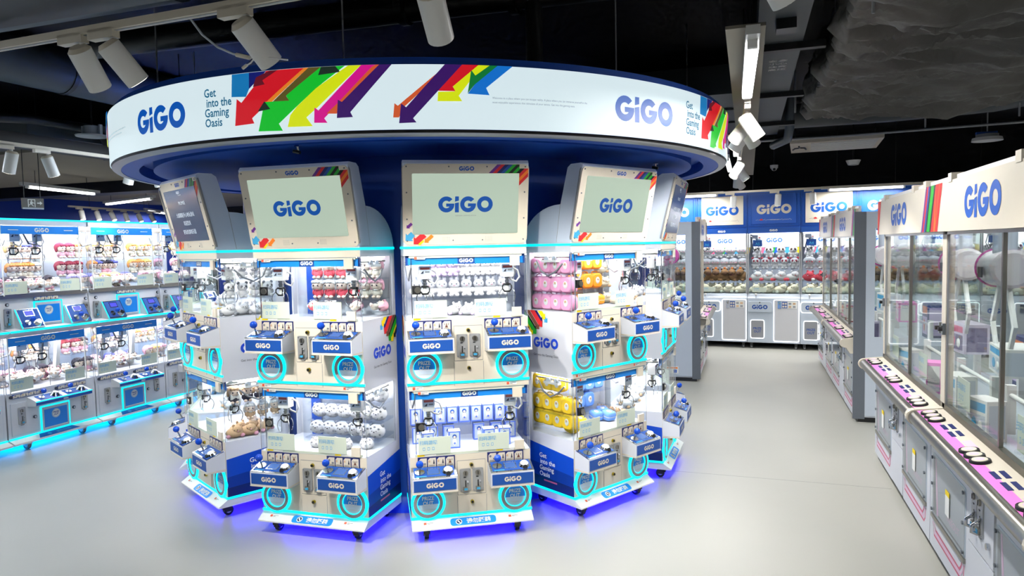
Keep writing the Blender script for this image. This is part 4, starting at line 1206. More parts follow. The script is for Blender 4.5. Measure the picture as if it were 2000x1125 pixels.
    sg = _cache('scanB', lambda: scan_sign(.21, .075).mesh('scan_sign'))
    link('scan_sign', sg, t, (-.21, .006, .900))
    fs = MB().box(-BW, BW, -.01, D, 1.83, 1.905, BLUE_D)
    fs.shape(LOGO, W_PLAST, (.0, -.0108, 1.868), FX, FZ, .034)
    fs.obj('fascia', t)
    fr = MB().box(-BW, BW, .06, .12, 1.905, 2.475, BLUE_F)
    for e, y in ((.012, .052), (.030, .048)):
        for a in ((-BW + e, -BW + e + .008, 1.915 + e, 2.465 - e), (BW - e - .008, BW - e, 1.915 + e, 2.465 - e), (-BW + e, BW - e, 1.915 + e, 1.923 + e), (-BW + e, BW - e, 2.457 - e, 2.465 - e)):
            fr.box(a[0], a[1], y, .062, a[2], a[3], BLUE_D if e < .02 else BLUE_F)
    fr = fr.obj('sign_frame', t)
    wmat, ink, ln = (W_CREAM, BLUE, GREY_P) if sign == 'white' else (BLUE_S, W_CREAM, W_CREAM)
    s_ = MB().box(-.325, .325, .044, .052, 1.972, 2.428, wmat)
    s_.shape(LOGO, ink, (.0, .0432, 2.20), FX, FZ, .150)
    zz = 2.035
    pts = [(-.27, 0), (-.24, 0), (-.235, .012), (-.225, -.012), (-.22, 0), (-.14, 0), (-.13, .016), (-.12, -.014), (-.11, 0), (.10, 0), (.115, 0), (.12, .018), (.13, -.012), (.14, 0), (.22, 0), (.235, .014), (.25, -.012), (.26, 0)]
    for a, b in zip(pts, pts[1:]):
        s_.flat([(a[0], a[1] - .0018), (b[0], b[1] - .0018), (b[0], b[1] + .0018), (a[0], a[1] + .0018)], ln, (0, .0434, zz), FX, FZ)
    s_.text('HAPPY EVERY DAY', ln, (.01, .0430, zz - .006), FX, FZ, .016, bold=.01)
    s_.flat([(-.205, -.008), (-.165, -.008), (-.165, .004), (-.155, .004), (-.185, .022), (-.215, .004), (-.205, .004)], RED, (0, .0428, zz), FX, FZ)
    s_.obj('sign_board', fr)
    return t
mat_door = mat('pale service door', (206, 206, 210), .45, noise=.02)
SKYB2 = mat('backdrop logo blue', (110, 156, 206), .5, noise=.03)
BLUE_S = mat('sign blue', (22, 82, 176), .45, noise=.03)
BACK = {}
white_, blue_ = None, None
labs = {'A7': 'tall plush machine at the left of the back row, mostly behind the grey crane unit', 'A6': 'tall back-row plush machine numbered A6 with brown and white plush toys',
        'A5': 'tall back-row plush machine numbered A5 with red and white plush toys', 'A4': 'tall back-row plush machine numbered A4 beside the right aisle',
        'A3': 'tall back-row plush machine numbered A3 behind the far crane units', 'A2': 'tall back-row plush machine numbered A2 seen through the crane glass',
        'A1': 'tall plush machine at the right end of the back row'}
for i, k in enumerate(('A7', 'A6', 'A5', 'A4', 'A3', 'A2', 'A1')):
    o = plush_machine('white' if i % 2 else 'blue', k)
    s_ = (i - 2) * .782
    o.location = (.383 + s_ * math.cos(R(6)), 11.66 - s_ * math.sin(R(6)), 0)
    o.rotation_euler.z = R(-6)
    tag(o, labs[k], 'claw machine', 'tall plush machines of the back row')
    BACK[k] = o
# ------------------------------------------------------------------ prizes (every toy its own object)
def eyes(m, x, y, z, r, c=None):
    for sx in (-1, 1):
        m.ball((sx * x, y, z), (r, r * .6, r), c or BLACK, 6, 4)
def m_bunny():
    m = MB().ball((0, 0, .26), (.27, .22, .27), PL_WHITE).ball((0, -.02, .58), (.28, .23, .24), PL_WHITE)
    for sx in (-1, 1):
        m.ball((sx * .13, 0, .86), (.10, .07, .19), PL_WHITE, 8, 6).ball((sx * .27, -.06, .30), (.09, .08, .13), PL_WHITE, 8, 5).ball((sx * .14, -.14, .08), (.11, .13, .09), PL_WHITE, 8, 5)
    m.ball((0, -.24, .55), (.05, .03, .04), PL_PINK, 6, 4)
    eyes(m, .11, -.22, .62, .045, GREY_P)
    return m.mesh('rabbit_plush')
def m_bear(body, eye=BLACK, patch=None, ear=None):
    m = MB().ball((0, 0, .27), (.28, .23, .28), body).ball((0, -.03, .66), (.33, .28, .29), body)
    for sx in (-1, 1):
        m.ball((sx * .25, 0, .90), (.11, .07, .11), ear or body, 8, 6).ball((sx * .29, -.06, .32), (.09, .08, .14), body, 8, 5).ball((sx * .15, -.15, .09), (.12, .14, .10), body, 8, 5)
        if patch:
            m.ball((sx * .13, -.26, .69), (.085, .05, .10), patch, 8, 5)
    m.ball((0, -.29, .58), (.11, .07, .08), PL_WHITE, 8, 5).ball((0, -.355, .61), (.035, .02, .03), BLACK, 6, 4)
    eyes(m, .13, -.305, .70, .035, eye)
    return m.mesh('bear_plush')
def m_doll(hair, dress, bag=False):
    m = MB().ball((0, 0, .22), (.25, .20, .24), dress).ball((0, -.03, .64), (.31, .27, .29), SKIN, 10, 8)
    T = Matrix.Translation((0, .02, .66)) @ Matrix.Rotation(R(-38), 4, 'X')
    m.ball((0, 0, 0), (.36, .33, .34), hair, 12, 6, T, 0, math.pi * .56)
    for sx in (-1, 1):
        m.ball((sx * .30, .02, .56), (.09, .10, .20), hair, 8, 5).ball((sx * .25, -.06, .28), (.07, .07, .13), dress, 8, 5).ball((sx * .12, -.14, .06), (.10, .13, .08), SKIN, 8, 5)
    for x in (-.16, -.02, .13):
        m.ball((x, -.25, .80), (.10, .07, .09), hair, 6, 4)
    eyes(m, .12, -.285, .62, .042, INK)
    m.ball((0, -.17, .40), (.12, .06, .04), PL_RED if dress is PL_RED else WHITE_P, 8, 4)
    if bag:
        m.prism(rrect(-.40, .40, 0, 1.0, .05, 2), -.34, -.335, CLEAR)
        m.prism(rrect(-.40, .40, 0, 1.0, .05, 2), .30, .305, CLEAR)
    return m.mesh('doll')
def m_pouch(c):
    m = MB()
    loops = []
    for y, k in ((-.30, .80), (-.26, .93), (-.15, 1.0), (.15, 1.0), (.26, .93), (.30, .80)):
        loops.append([(a * k, y, .46 + (b - .46) * k) for a, b in rrect(-.44, .44, 0, .90, .24, 4)])
    m.loft(loops, PO[c], sm=True)
    m.tube([(-.22, 0, .88), (-.20, 0, .97), (0, 0, 1.02), (.20, 0, .97), (.22, 0, .88)], .035, PO[c], 6)
    m.add([(a * 1.012, y, .46 + (b - .46) * 1.012) for y in (-.02, .02) for a, b in rrect(-.44, .44, 0, .90, .24, 4)], [(i, (i + 1) % 20, 20 + (i + 1) % 20, 20 + i) for i in range(20)], W_CREAM)
    m.ball((0, -.30, .46), (.17, .03, .21), WHITE_P, 12, 6).ball((0, -.325, .54), (.09, .02, .07), PL_TAN, 8, 4)
    eyes(m, .05, -.335, .47, .018)
    return m.mesh('pouch')
def m_ball(spot):
    m = MB().ball((0, 0, .40), (.50, .34, .40), PL_WHITE, 14, 9)
    for sx in (-1, 1):
        m.ball((sx * .34, .02, .70), (.12, .09, .12), spot, 8, 5)
    for x, z in ((-.22, .60), (.24, .58), (-.30, .30), (.30, .28), (0, .68), (.02, .18)):
        yy = -.34 * math.sqrt(max(0, 1 - (x / .5) ** 2 - ((z - .4) / .4) ** 2))
        m.ball((x, yy, z), (.075, .03, .06), spot, 8, 4)
    m.ball((0, -.35, .42), (.05, .03, .035), BLACK, 6, 4)
    eyes(m, .13, -.33, .47, .03)
    return m.mesh('spotted_plush')
def m_figbox():
    m = MB().box(-.5, .5, -.45, .45, 0, 1.5, BOXB).box(-.5, .5, -.45, .45, 1.5, 1.53, W_PLAST)
    m.flat([(-.40, .12), (.40, .12), (.40, 1.40), (-.40, 1.40)], G_LIGHT, (0, -.452, 0), FX, FZ)
    m.ball((0, -.45, 1.05), (.20, .03, .20), BLUE_D, 10, 5).ball((0, -.46, 1.0), (.14, .03, .13), SKIN, 8, 4).ball((0, -.455, .55), (.20, .03, .32), W_PLAST, 10, 5).ball((0, -.465, .45), (.12, .03, .12), BOXB, 8, 4)
    return m.mesh('figure_box')
BX_V = mat('pale violet box', (206, 198, 218), .45, noise=.05)
BX_P = mat('dusky print', (104, 94, 128), .5, noise=.25, nscale=14)
BOXB = mat('periwinkle box', (92, 122, 222), .4, noise=.03)
def m_bighead(face=PL_PINK):
    m = MB().ball((0, 0, .24), (.30, .24, .25), PL_WHITE).ball((0, -.04, .66), (.46, .34, .33), PL_WHITE, 14, 9)
    for sx in (-1, 1):
        m.ball((sx * .33, -.12, .24), (.11, .11, .13), PL_WHITE, 8, 5).ball((sx * .17, -.20, .09), (.13, .15, .10), PL_WHITE, 8, 5).ball((sx * .20, -.35, .58), (.07, .03, .05), face, 8, 4)
    m.ball((0, -.37, .60), (.06, .03, .035), face, 6, 4)
    eyes(m, .14, -.355, .66, .03)
    return m.mesh('big_head_plush')
def m_capy():
    m = MB().ball((0, .05, .38), (.40, .42, .38), PL_BROWN, 12, 8).ball((.02, -.25, .68), (.28, .30, .26), PL_BROWN, 12, 8).ball((.02, -.46, .60), (.20, .16, .16), DKB, 10, 6)
    for sx in (-1, 1):
        m.ball((sx * .20, -.10, .90), (.07, .05, .07), DKB, 6, 4).ball((sx * .24, -.26, .10), (.12, .16, .10), PL_BROWN, 8, 5)
    m.ball((.02, -.22, .98), (.10, .10, .09), ORANGE, 8, 5)
    eyes(m, .17, -.44, .74, .028)
    return m.mesh('brown_animal_plush')
DKB = mat('dark brown plush', (92, 64, 48), .95, noise=.1)
def m_lump(c, spot):
    m = MB().ball((0, 0, .30), (.52, .40, .30), c, 12, 8).ball((.12, -.18, .50), (.30, .26, .24), c, 10, 7)
    for sx in (-1, 1):
        m.ball((.12 + sx * .20, -.10, .72), (.09, .06, .10), c, 8, 5).ball((sx * .40, -.22, .14), (.15, .13, .12), spot, 8, 5)
    eyes(m, .08, -.42, .52, .03)
    m.ball((.12, -.43, .44), (.05, .03, .03), spot, 6, 4)
    return m.mesh('lying_plush')
def m_box(c1, c2, c3):
    m = MB().box(-.5, .5, -.35, .35, 0, 1.0, c1)
    m.flat([(-.42, .10), (.42, .10), (.42, .62), (-.42, .62)], c2, (0, -.352, 0), FX, FZ)
    m.flat([(-.42, .70), (.42, .70), (.42, .92), (-.42, .92)], c3, (0, -.352, 0), FX, FZ)
    m.flat([(-.28, .08), (.28, .08), (.28, .90), (-.28, .90)], c2, (-.502, 0, 0), (0, 1, 0), FZ)
    m.flat([(-.28, .08), (.28, .08), (.28, .90), (-.28, .90)], c2, (.502, 0, 0), (0, 1, 0), FZ)
    m.ball((-.12, -.35, .36), (.13, .02, .20), c3, 8, 4).ball((.18, -.35, .33), (.11, .02, .17), WHITE_P, 8, 4)
    return m.mesh('prize_box')
def M_(k, f):
    return _cache('prize ' + k, f)
def place(host, name, me, x, y, z, s, rz=0.0, label='', cat='plush toy', group='', rx=0.0, ry=0.0):
    a = host.rotation_euler.z
    o = link(name, me)
    o.location = (host.location.x + x * math.cos(a) - y * math.sin(a), host.location.y + x * math.sin(a) + y * math.cos(a), z)
    o.rotation_euler = (rx, ry, a + rz)
    o.scale = (s, s, s) if isinstance(s, (int, float)) else s
    tag(o, label, cat, group or label)
    return o
def row(host, name, me, xs, y, z, s, label, cat='plush toy', group='', rz=0.0, jit=.08):
    for x in xs:
        place(host, name, me if not isinstance(me, (list, tuple)) else random.choice(me), x, y, z, s, rz + random.uniform(-jit, jit), label, cat, group)
def span(a, b, n):
    return [a + (b - a) * i / (n - 1) for i in range(n)]
def shelf(host, x0, x1, y0, y1, z):
    link('shelf', MB().box(x0, x1, y0, y1, z - .006, z, SHELF).mesh('shelf'), host)

# island, middle machine
h = ISLAND['C']
shelf(h, -.33, .33, .26, .415, 1.525); shelf(h, -.33, .33, .24, .415, 1.40)
lil, pan, bun = M_('lilac', lambda: m_bear(PL_LILAC, GREY_P)), M_('panda', lambda: m_bear(PL_WHITE, BLACK, GREY_P)), M_('bunny', m_bunny)
row(h, 'bear_plush', lil, (-.185, -.115, -.045), .33, 1.525, .125, 'lilac bear plush on the top shelf of the middle island machine')
row(h, 'bear_plush', pan, (.03, .095, .16, .225), .33, 1.525, .125, 'grey-eyed white plush on the top shelf, middle island machine')
row(h, 'rabbit_plush', bun, span(-.27, .27, 8), .32, 1.40, .128, 'white rabbit plush on the second shelf, middle island machine')
for x, y, r_ in ((-.05, .25, .4), (.03, .20, -.6), (.10, .28, 1.2), (-.12, .30, 2.0), (.20, .26, -.2)):
    place(h, 'lying_plush', M_('lumpl', lambda: m_lump(PL_WHITE, PL_LILAC)), x, y, 1.291, .10, r_, 'white and lilac plush lying down, middle island machine')
fb = M_('figbox', m_figbox)
shelf(h, -.33, .33, .22, .415, .615)
row(h, 'figure_box', fb, span(-.30, .30, 9), .30, .615, .068, 'periwinkle figure box on the shelf of the middle island machine', 'box', jit=.0)
row(h, 'figure_box', fb, (-.29, -.20, -.10, .09, .20, .29), .30, .498, .068, 'periwinkle figure box below the shelf of the middle island machine', 'box', jit=.0)
row(h, 'figure_box', fb, (-.24, -.08, .13, .23), .15, .498, .068, 'periwinkle figure box standing on the floor of the middle island machine', 'box', jit=.15)
# island, machine left of the middle
h = ISLAND['B']
bd, td = M_('bagdoll', lambda: m_doll(HAIR['white'], PL_RED, True)), M_('bagdoll2', lambda: m_doll(HAIR['pink'], W_CREAM, True))
shelf(h, -.16, .34, .24, .415, 1.525); shelf(h, -.16, .34, .22, .415, 1.40)
for z, n in ((1.525, 'top'), (1.402, 'second')):
    row(h, 'doll', bd, (-.12, -.035, .05, .135), .32, z, .128, f'bagged white-haired doll, red clothes, {n} shelf, left of middle', 'doll')
    row(h, 'doll', td, (.215, .29), .32, z, .128, f'bagged pink-haired doll, {n} shelf, machine left of middle', 'doll')
for x, y, r_ in ((-.10, .22, .5), (-.02, .18, -.7), (.06, .25, 1.4), (.18, .22, .2), (.27, .27, -.9)):
    place(h, 'doll', td if x > .1 else bd, x, y, 1.345, .11, r_, 'bagged doll lying on the floor, machine left of the middle', 'doll', rx=R(-80))
sb, sb2 = M_('ballb', lambda: m_ball(PL_SPOT)), M_('ballg', lambda: m_ball(GREY_P))
shelf(h, -.16, .34, .22, .415, .755); shelf(h, -.16, .34, .20, .415, .645)
for z, n in ((.755, 'top'), (.646, 'second'), (.545, 'third')):
    if n == 'third':
        shelf(h, -.16, .34, .17, .415, .545)
    row(h, 'spotted_plush', sb, span(-.12, .14, 4), .32 - (.755 - z) * .3, z, .112, f'white spotted plush ball, {n} row, machine left of middle')
    row(h, 'spotted_plush', sb2, (.225, .30), .30 - (.755 - z) * .3, z, .112, f'white spotted plush ball by side glass, {n} row, left of middle')
for x, y, r_ in ((-.05, .12, .3), (.06, .13, -.4), (.16, .12, .9), (.27, .15, .2)):
    place(h, 'spotted_plush', sb, x, y, .498, .09, r_, 'white spotted plush tipped back on the case floor', rx=R(-35))
MB().box(-.19, -.18, .20, .41, 1.29, 1.655, SHELF).obj('divider', h); MB().box(-.26, -.19, .405, .415, 1.29, 1.655, BLUE_C).obj('chute_panel', h)
MB().box(-.19, -.18, .20, .41, .497, .88, SHELF).obj('divider', h); MB().box(-.26, -.19, .405, .415, .497, .88, BLUE_C).obj('chute_panel', h)
# island, pouches
h = ISLAND['D']
P = {c: M_('pouch ' + c, lambda c=c: m_pouch(c)) for c in PO}
shelf(h, -.345, -.205, .06, .41, 1.525); shelf(h, -.345, -.205, .06, .41, 1.405)
for z, n in ((1.525, 'top'), (1.405, 'middle'), (1.291, 'bottom')):
    for i in range(4):
        place(h, 'pouch', P['pink'], -.275, .10 + .090 * i, z, .112, R(-90) + random.uniform(-.05, .05), f'pink zip pouch on the {n} row behind the side glass', 'pouch')
shelf(h, -.04, .27, .24, .415, 1.535); shelf(h, -.04, .27, .24, .415, 1.405)
for z, n in ((1.535, 'top'), (1.405, 'middle')):
    row(h, 'pouch', P['orange'], (.02, .115, .21), .33, z, .112, f'orange zip pouch on the {n} shelf right of the pink pouches', 'pouch')
for x, y in ((.02, .26), (.10, .20), (.19, .26)):
    place(h, 'pouch', P['orange'], x, y, 1.320, .095, random.uniform(-.6, .6), 'orange zip pouch lying on the case floor beside the pink pouches', 'pouch', rx=R(-80))
for x, y, z in ((.31, .34, 1.40), (.31, .36, 1.50), (.30, .22, 1.291), (.31, .32, 1.291)):
    place(h, 'lying_plush', M_('lumpc', lambda: m_lump(PL_CREAM, PL_TAN)), x, y, z, .10, random.uniform(-1, 1), 'cream plush lying beside the orange pouches')
shelf(h, -.345, -.205, .06, .41, .765); shelf(h, -.345, -.205, .06, .41, .635)
for z, n, k in ((.765, 'top', 3), (.635, 'middle', 4), (.535, 'bottom', 4)):
    if n == 'bottom':
        shelf(h, -.345, -.205, .06, .41, .535)
    for i in range(k):
        place(h, 'pouch', P['yellow'], -.275, .375 - .090 * i, z, .112, R(-90) + random.uniform(-.05, .05), f'yellow zip pouch on the {n} row behind the side glass', 'pouch')
shelf(h, -.04, .27, .24, .415, .70); shelf(h, -.04, .27, .22, .415, .585)
for z, n in ((.70, 'upper'), (.585, 'lower')):
    row(h, 'pouch', P['blue'], (.02, .115, .21)[:3 if z > .6 else 2], .33, z, .112, f'light blue zip pouch on the {n} shelf beside the yellow ones', 'pouch')
for x, y, c in ((.10, .20, 'blue'), (.20, .25, 'blue'), (.17, .14, 'blue'), (-.10, .16, 'yellow'), (-.22, .10, 'yellow')):
    place(h, 'pouch', P[c], x, y, .528, .095, random.uniform(-.6, .6), f'{"light blue" if c == "blue" else "yellow"} zip pouch lying flat on the lower case floor', 'pouch', rx=R(-80))
for i in range(6):
    place(h, 'bear_plush', M_('tan', lambda: m_bear(PL_TAN)), .305, .38 - .055 * i, .498, .065, R(70) + random.uniform(-.5, .5), 'small tan bear plush lined up in the pouch machine')
# island, dark-screen machine on the left
h = ISLAND['A']
bw = M_('bw', lambda: m_bear(PL_WHITE, BLACK, PL_SPOT, PL_SPOT))
shelf(h, .18, .345, .06, .41, 1.53); shelf(h, .18, .345, .06, .41, 1.405)
for z, n in ((1.53, 'top'), (1.405, 'middle')):
    for i in range(4):
        place(h, 'bear_plush', bw, .27, .10 + .085 * i, z, .105, R(90) + random.uniform(-.2, .2), f'black and white plush on the {n} shelf of the dark-screen machine')
for x, y, r_ in ((.28, .08, 1.4), (.26, .17, 1.8), (.29, .27, 1.2), (.20, .22, .6), (.22, .35, 2.0), (.12, .30, 0), (.05, .33, .4)):
    place(h, 'lying_plush', M_('lumpw', lambda: m_lump(PL_WHITE, PL_SPOT)), x, y, 1.291, .105, r_, 'black and white plush lying down, dark-screen machine')
for x in (-.05, .0, .05):
    place(h, 'bear_plush', M_('bearcream', lambda: m_bear(PL_CREAM)), x * 1.6 + .08, .36, 1.40, .10, random.uniform(-.4, .4), 'cream bear plush at the back of the dark-screen machine')
shelf(h, -.05, .17, .30, .415, 1.40)
shelf(h, .17, .345, .06, .41, .72)
for i in range(4):
    place(h, 'doll', M_('tandoll', lambda: m_doll(PL_TAN, PL_DK)), .27, .10 + .085 * i, .72, .12, R(90) + random.uniform(-.2, .2), 'tan-haired doll on the dark-screen machine shelf', 'doll')
shelf(h, .17, .345, .18, .41, .605)
for i in range(3):
    place(h, 'doll', M_('tandoll2', lambda: m_doll(HAIR['white'], PL_TAN)), .27, .20 + .085 * i, .605, .11, R(90) + random.uniform(-.3, .3), 'pale-haired doll under the dark-screen machine shelf', 'doll')
for x, y, r_ in ((.28, .09, 1.4), (.20, .14, 1.8), (.29, .18, 1.2), (.19, .25, .6), (.26, .30, 2.0), (.10, .30, 0)):
    place(h, 'lying_plush', M_('lumpt', lambda: m_lump(PL_TAN, PL_PINK)), x, y, .498, .11, r_, 'tan and pink plush lying down, dark-screen machine')
for k, w_ in (('E', 'edge-on'), ('Z', 'half-hidden left')):
    h = ISLAND[k]
    for z, n in ((1.291, 'upper'), (.498, 'lower')):
        for i in range(6):
            place(h, 'lying_plush', M_('lumpw2', lambda: m_lump(PL_WHITE, PL_TAN)), -.28 + .11 * i, .26 + .06 * (i % 2), z, .105, random.uniform(-1, 1), f'white plush in the {n} case of the {w_} island machine')

# left row dolls
DR = {k: M_('doll ' + k, lambda k=k: m_doll(HAIR[k], {'blond': PL_CREAM, 'orange': W_CREAM, 'black': PL_PINK, 'blue': W_WHITE, 'red': PL_PINK, 'pink': PL_WHITE, 'white': W_WHITE, 'lilac': PL_WHITE}[k])) for k in HAIR}
plan = {0: [(1.675, 'blond blond pink blond blond blue blue blue', 'top shelf'), (1.49, 'blond black pink orange orange orange orange white', 'second shelf'), (1.361, 'pink pink black black black', 'upper floor'),
            (.86, 'blond pink white blond blond blond pink', 'third shelf'), (.70, 'blond lilac pink orange orange orange white blond', 'fourth shelf'), (.516, 'black pink pink black black black', 'lower floor')],
        1: [(1.675, 'red red orange blond blond blond orange', 'top shelf'), (1.49, 'red red red orange blue black black blue', 'second shelf'), (1.361, 'lilac lilac blue blond blond blue', 'upper floor'),
            (.86, 'pink red white orange blue pink', 'third shelf'), (.70, 'red red black orange blue blue lilac', 'fourth shelf'), (.516, 'black black pink blue lilac blue', 'lower floor')],
        2: [(1.675, 'orange blond orange blond blond', 'top shelf'), (1.49, 'orange orange blond pink pink', 'second shelf'), (1.361, 'pink white pink', 'upper floor'),
            (.70, 'orange pink blond lilac pink', 'fourth shelf'), (.516, 'pink blond pink', 'lower floor')],
        -1: [(1.675, 'pink blond pink', 'top shelf'), (1.49, 'pink white pink', 'second shelf'), (.70, 'pink red pink', 'fourth shelf'), (.516, 'pink orange red', 'lower floor')]}
who = {0: 'nearest whole doll machine', 1: 'second doll machine', 2: 'doll machine beside the island', -1: 'doll machine at the picture edge'}
for k, rows in plan.items():
    h = LEFT[k]
    for z, names, nm in rows:
        names = names.split()
        n3 = 3
        xs = [-.30, -.20, -.105] + (span(.06, .31, len(names) - 3) if len(names) > 4 else [.2] * (len(names) - 3))
        if k == -1:
            xs = [.12, .21, .30]
        for i, c in enumerate(names):
            y = .60 if 'shelf' in nm else .44
            if len(names) > 8:
                y += .02 * (i % 2)
            place(h, 'doll', DR[c], xs[i], y + random.uniform(-.01, .01), z, .158, random.uniform(-.25, .25), f'{c}-haired plush doll, {nm}, {who[k]}', 'doll')
    if k >= 0:
        for z, nm in ((1.361, 'upper'), (.516, 'lower')):
            for i in range(7):
                place(h, 'doll', DR['pink' if i % 3 else 'white'], -.13 + .072 * i, .26 + .05 * (i % 2), z + .055, .14, random.uniform(-.9, .9), f'pale-haired doll lying flat, {nm} floor, {who[k]}', 'doll', rx=R(-70))

# back row plush
bh, cap_ = M_('bighead', m_bighead), M_('capy', m_capy)
pr = M_('panda red', lambda: m_bear(PL_WHITE, BLACK, DKB, PL_WHITE))
rr = M_('red rabbit', lambda: m_lump(PL_WHITE, PL_RED))
rb = M_('red bear', lambda: m_bear(PL_WHITE, BLACK, PL_RED, PL_RED))
cl = M_('cream lump', lambda: m_lump(PL_CREAM, GREEN_S))
for k in BACK:
    h = BACK[k]
    i = int(k[1])
    tl = f'of plush machine {k}'
    if i in (6, 7, 3, 2):
        row(h, 'big_head_plush', bh, span(-.27, .27, 4), .34, 1.43, .20, f'white big-headed plush on the top shelf {tl}')
        row(h, 'big_head_plush', bh, span(-.29, .29, 5), .31, 1.25, .19, f'white big-headed plush on the second shelf {tl}')
        row(h, 'brown_animal_plush', cap_, span(-.28, .28, 5), .27, 1.06, .215, f'brown animal plush on the third row {tl}', jit=.5)
    elif i in (5, 1):
        row(h, 'bear_plush', pr, span(-.27, .27, 4), .34, 1.43, .20, f'white panda-eyed plush on the top shelf {tl}')
        row(h, 'bear_plush', rb, span(-.29, .29, 5), .31, 1.25, .195, f'white plush with red ears on the second shelf {tl}')
        row(h, 'lying_plush', rr, span(-.27, .27, 4), .26, 1.06, .215, f'red and white plush on the third row {tl}', jit=.5)
    else:
        row(h, 'bear_plush', bw, span(-.27, .27, 4), .34, 1.43, .20, f'black-eyed white plush on the top shelf {tl}')
        row(h, 'big_head_plush', M_('bighead red', lambda: m_bighead(PL_RED)), span(-.27, .27, 4), .31, 1.25, .20, f'red-cheeked white plush on the second shelf {tl}')
        row(h, 'lying_plush', M_('red lump', lambda: m_lump(PL_RED, PL_WHITE)), span(-.27, .27, 4), .26, 1.06, .215, f'red white-pawed plush on the third row {tl}', jit=.5)
    row(h, 'lying_plush', cl, span(-.28, .28, 4), .15, .871, .20, f'cream plush at the floor front {tl}', jit=.6)
    row(h, 'lying_plush', cl, span(-.22, .22, 4), .32, .871, .20, f'cream plush at the floor back {tl}', jit=.6)

# boxes and figures in the crane units
bx = {'violet': M_('bx v', lambda: m_box(BX_V, BX_P, PINK_S)), 'red': M_('bx r', lambda: m_box(RED, W_CREAM, PL_PINK)), 'white': M_('bx w', lambda: m_box(W_PLAST, G_LIGHT, SKYB)), 'navy': M_('bx n', lambda: m_box(BLUE_N, PL_LILAC, ORANGE)), 'pink': M_('bx p', lambda: m_box(PINK, WHITE_P, PINK_L)), 'brown': M_('bx b', lambda: m_box(PL_TAN, PL_BROWN, PL_PINK))}
def unit_boxes(k, items, w_):
    for c, x, y, z, s, rz in items:
        place(UNITS[k], 'prize_box', bx[c], x, y, z, s, rz, f'{c} prize box in the {w_}', 'box', f'{c} prize boxes in the {w_}')
unit_boxes('N1', [('violet', -.45, .50, .912, (.30, .22, .20), .1), ('white', .42, .50, .912, (.34, .24, .16), -.1), ('white', -.58, .18, .702, (.16, .14, .20), .3), ('pink', -.02, .20, .702, (.14, .12, .20), -.2), ('white', .55, .20, .702, (.18, .16, .22), .2), ('navy', .30, .82, .702, (.22, .20, .34), 0), ('navy', -.30, .82, .702, (.22, .20, .34), 0), ('violet', .02, .82, .702, (.22, .20, .30), 0)], 'second crane unit')
unit_boxes('N0', [('brown', -.42, .50, .912, (.42, .26, .16), .1), ('red', .22, .28, .702, (.26, .30, .26), .15), ('white', -.62, .18, .702, (.16, .14, .20), .3), ('violet', -.42, .84, .702, (.34, .22, .46), 0), ('navy', .45, .84, .702, (.30, .22, .40), 0), ('red', .05, .84, .702, (.30, .22, .30), 0), ('navy', .02, .84, 1.012, (.26, .20, .34), 0)], 'nearest crane unit')
unit_boxes('F1', [('white', -.45, .50, .912, (.30, .22, .20), .1), ('pink', .45, .50, .912, (.30, .22, .18), -.1), ('violet', .40, .20, .702, (.16, .14, .20), .3), ('navy', .02, .82, .702, (.22, .20, .34), 0)], 'crane unit with the end post')
unit_boxes('F2', [('white', .45, .50, .912, (.30, .22, .20), .1), ('pink', -.45, .50, .912, (.30, .22, .18), -.1), ('red', .40, .20, .702, (.16, .14, .20), .3)], 'farthest crane unit')
unit_boxes('G1', [('brown', -.52, .48, .912, (.34, .30, .16), .1), ('red', .40, .50, .912, (.30, .22, .18), 0), ('white', -.55, .20, .702, (.20, .16, .22), .2)], 'grey-sided crane unit')
# wire basket with orange toys, doll figure on a stand
f = thing('doll_figure', 'brown-haired doll figure in a ruffled brown dress standing on a white box', 'figure', (0, 0, 0))
hN = UNITS['N0']
DRESS = mat('brown dress', (108, 76, 72), .7, noise=.1)
FHAIR = mat('light brown hair', (176, 128, 84), .6, noise=.1)
MB().lathe([(.0, .205), (.03, .20), (.028, .15), (.024, .125), (.07, .075), (.085, .06), (.0, .06)], DRESS, 20).obj('dress', f)
MB().lathe([(.083, .066), (.092, .058), (.086, .052)], W_CREAM, 24).obj('ruffle', f)
MB().ball((0, -.004, .232), (.026, .025, .028), SKIN, 12, 8).cyl((0, 0, .19), (0, 0, .212), .009, SKIN, n=8).obj('head', f)
MB().ball((0, .004, .238), (.031, .030, .030), FHAIR, 12, 6, None, 0, math.pi * .6).ball((.03, .015, .205), (.014, .02, .05), FHAIR, 8, 6).ball((-.03, .015, .205), (.014, .02, .05), FHAIR, 8, 6).obj('hair', f)
MB().tube([(-.028, 0, .185), (-.06, -.01, .160), (-.095, -.02, .165)], .008, DRESS, 8).ball((-.102, -.022, .167), .009, SKIN, 8, 5).tube([(.028, 0, .185), (.055, -.01, .155), (.05, -.035, .135)], .008, DRESS, 8).ball((.048, -.042, .132), .009, SKIN, 8, 5).obj('arms', f)
MB().tube([(-.015, 0, .07), (-.02, 0, .035), (-.02, -.004, .008)], .010, SKIN, 8).tube([(.015, 0, .07), (.02, 0, .035), (.02, -.004, .008)], .010, SKIN, 8).obj('legs', f)
MB().cyl((0, 0, 0), (0, 0, .006), .06, CLEAR, n=24).obj('stand', f)
a_ = hN.rotation_euler.z
lx, ly = .24, .52
f.location = (hN.location.x + lx * math.cos(a_) - ly * math.sin(a_), hN.location.y + lx * math.sin(a_) + ly * math.cos(a_), 1.105)
f.rotation_euler.z = a_ + .5
f.scale = (1.35, 1.35, 1.35)
place(hN, 'display_plinth', MB().box(-.5, .5, -.5, .5, 0, .9, W_PLAST).box(-.52, .52, -.52, .52, .9, 1.0, W_WHITE).mesh('display_plinth'), lx, ly, .912, (.30, .26, .193), 0, 'white box pedestal under the doll figure', 'pedestal')

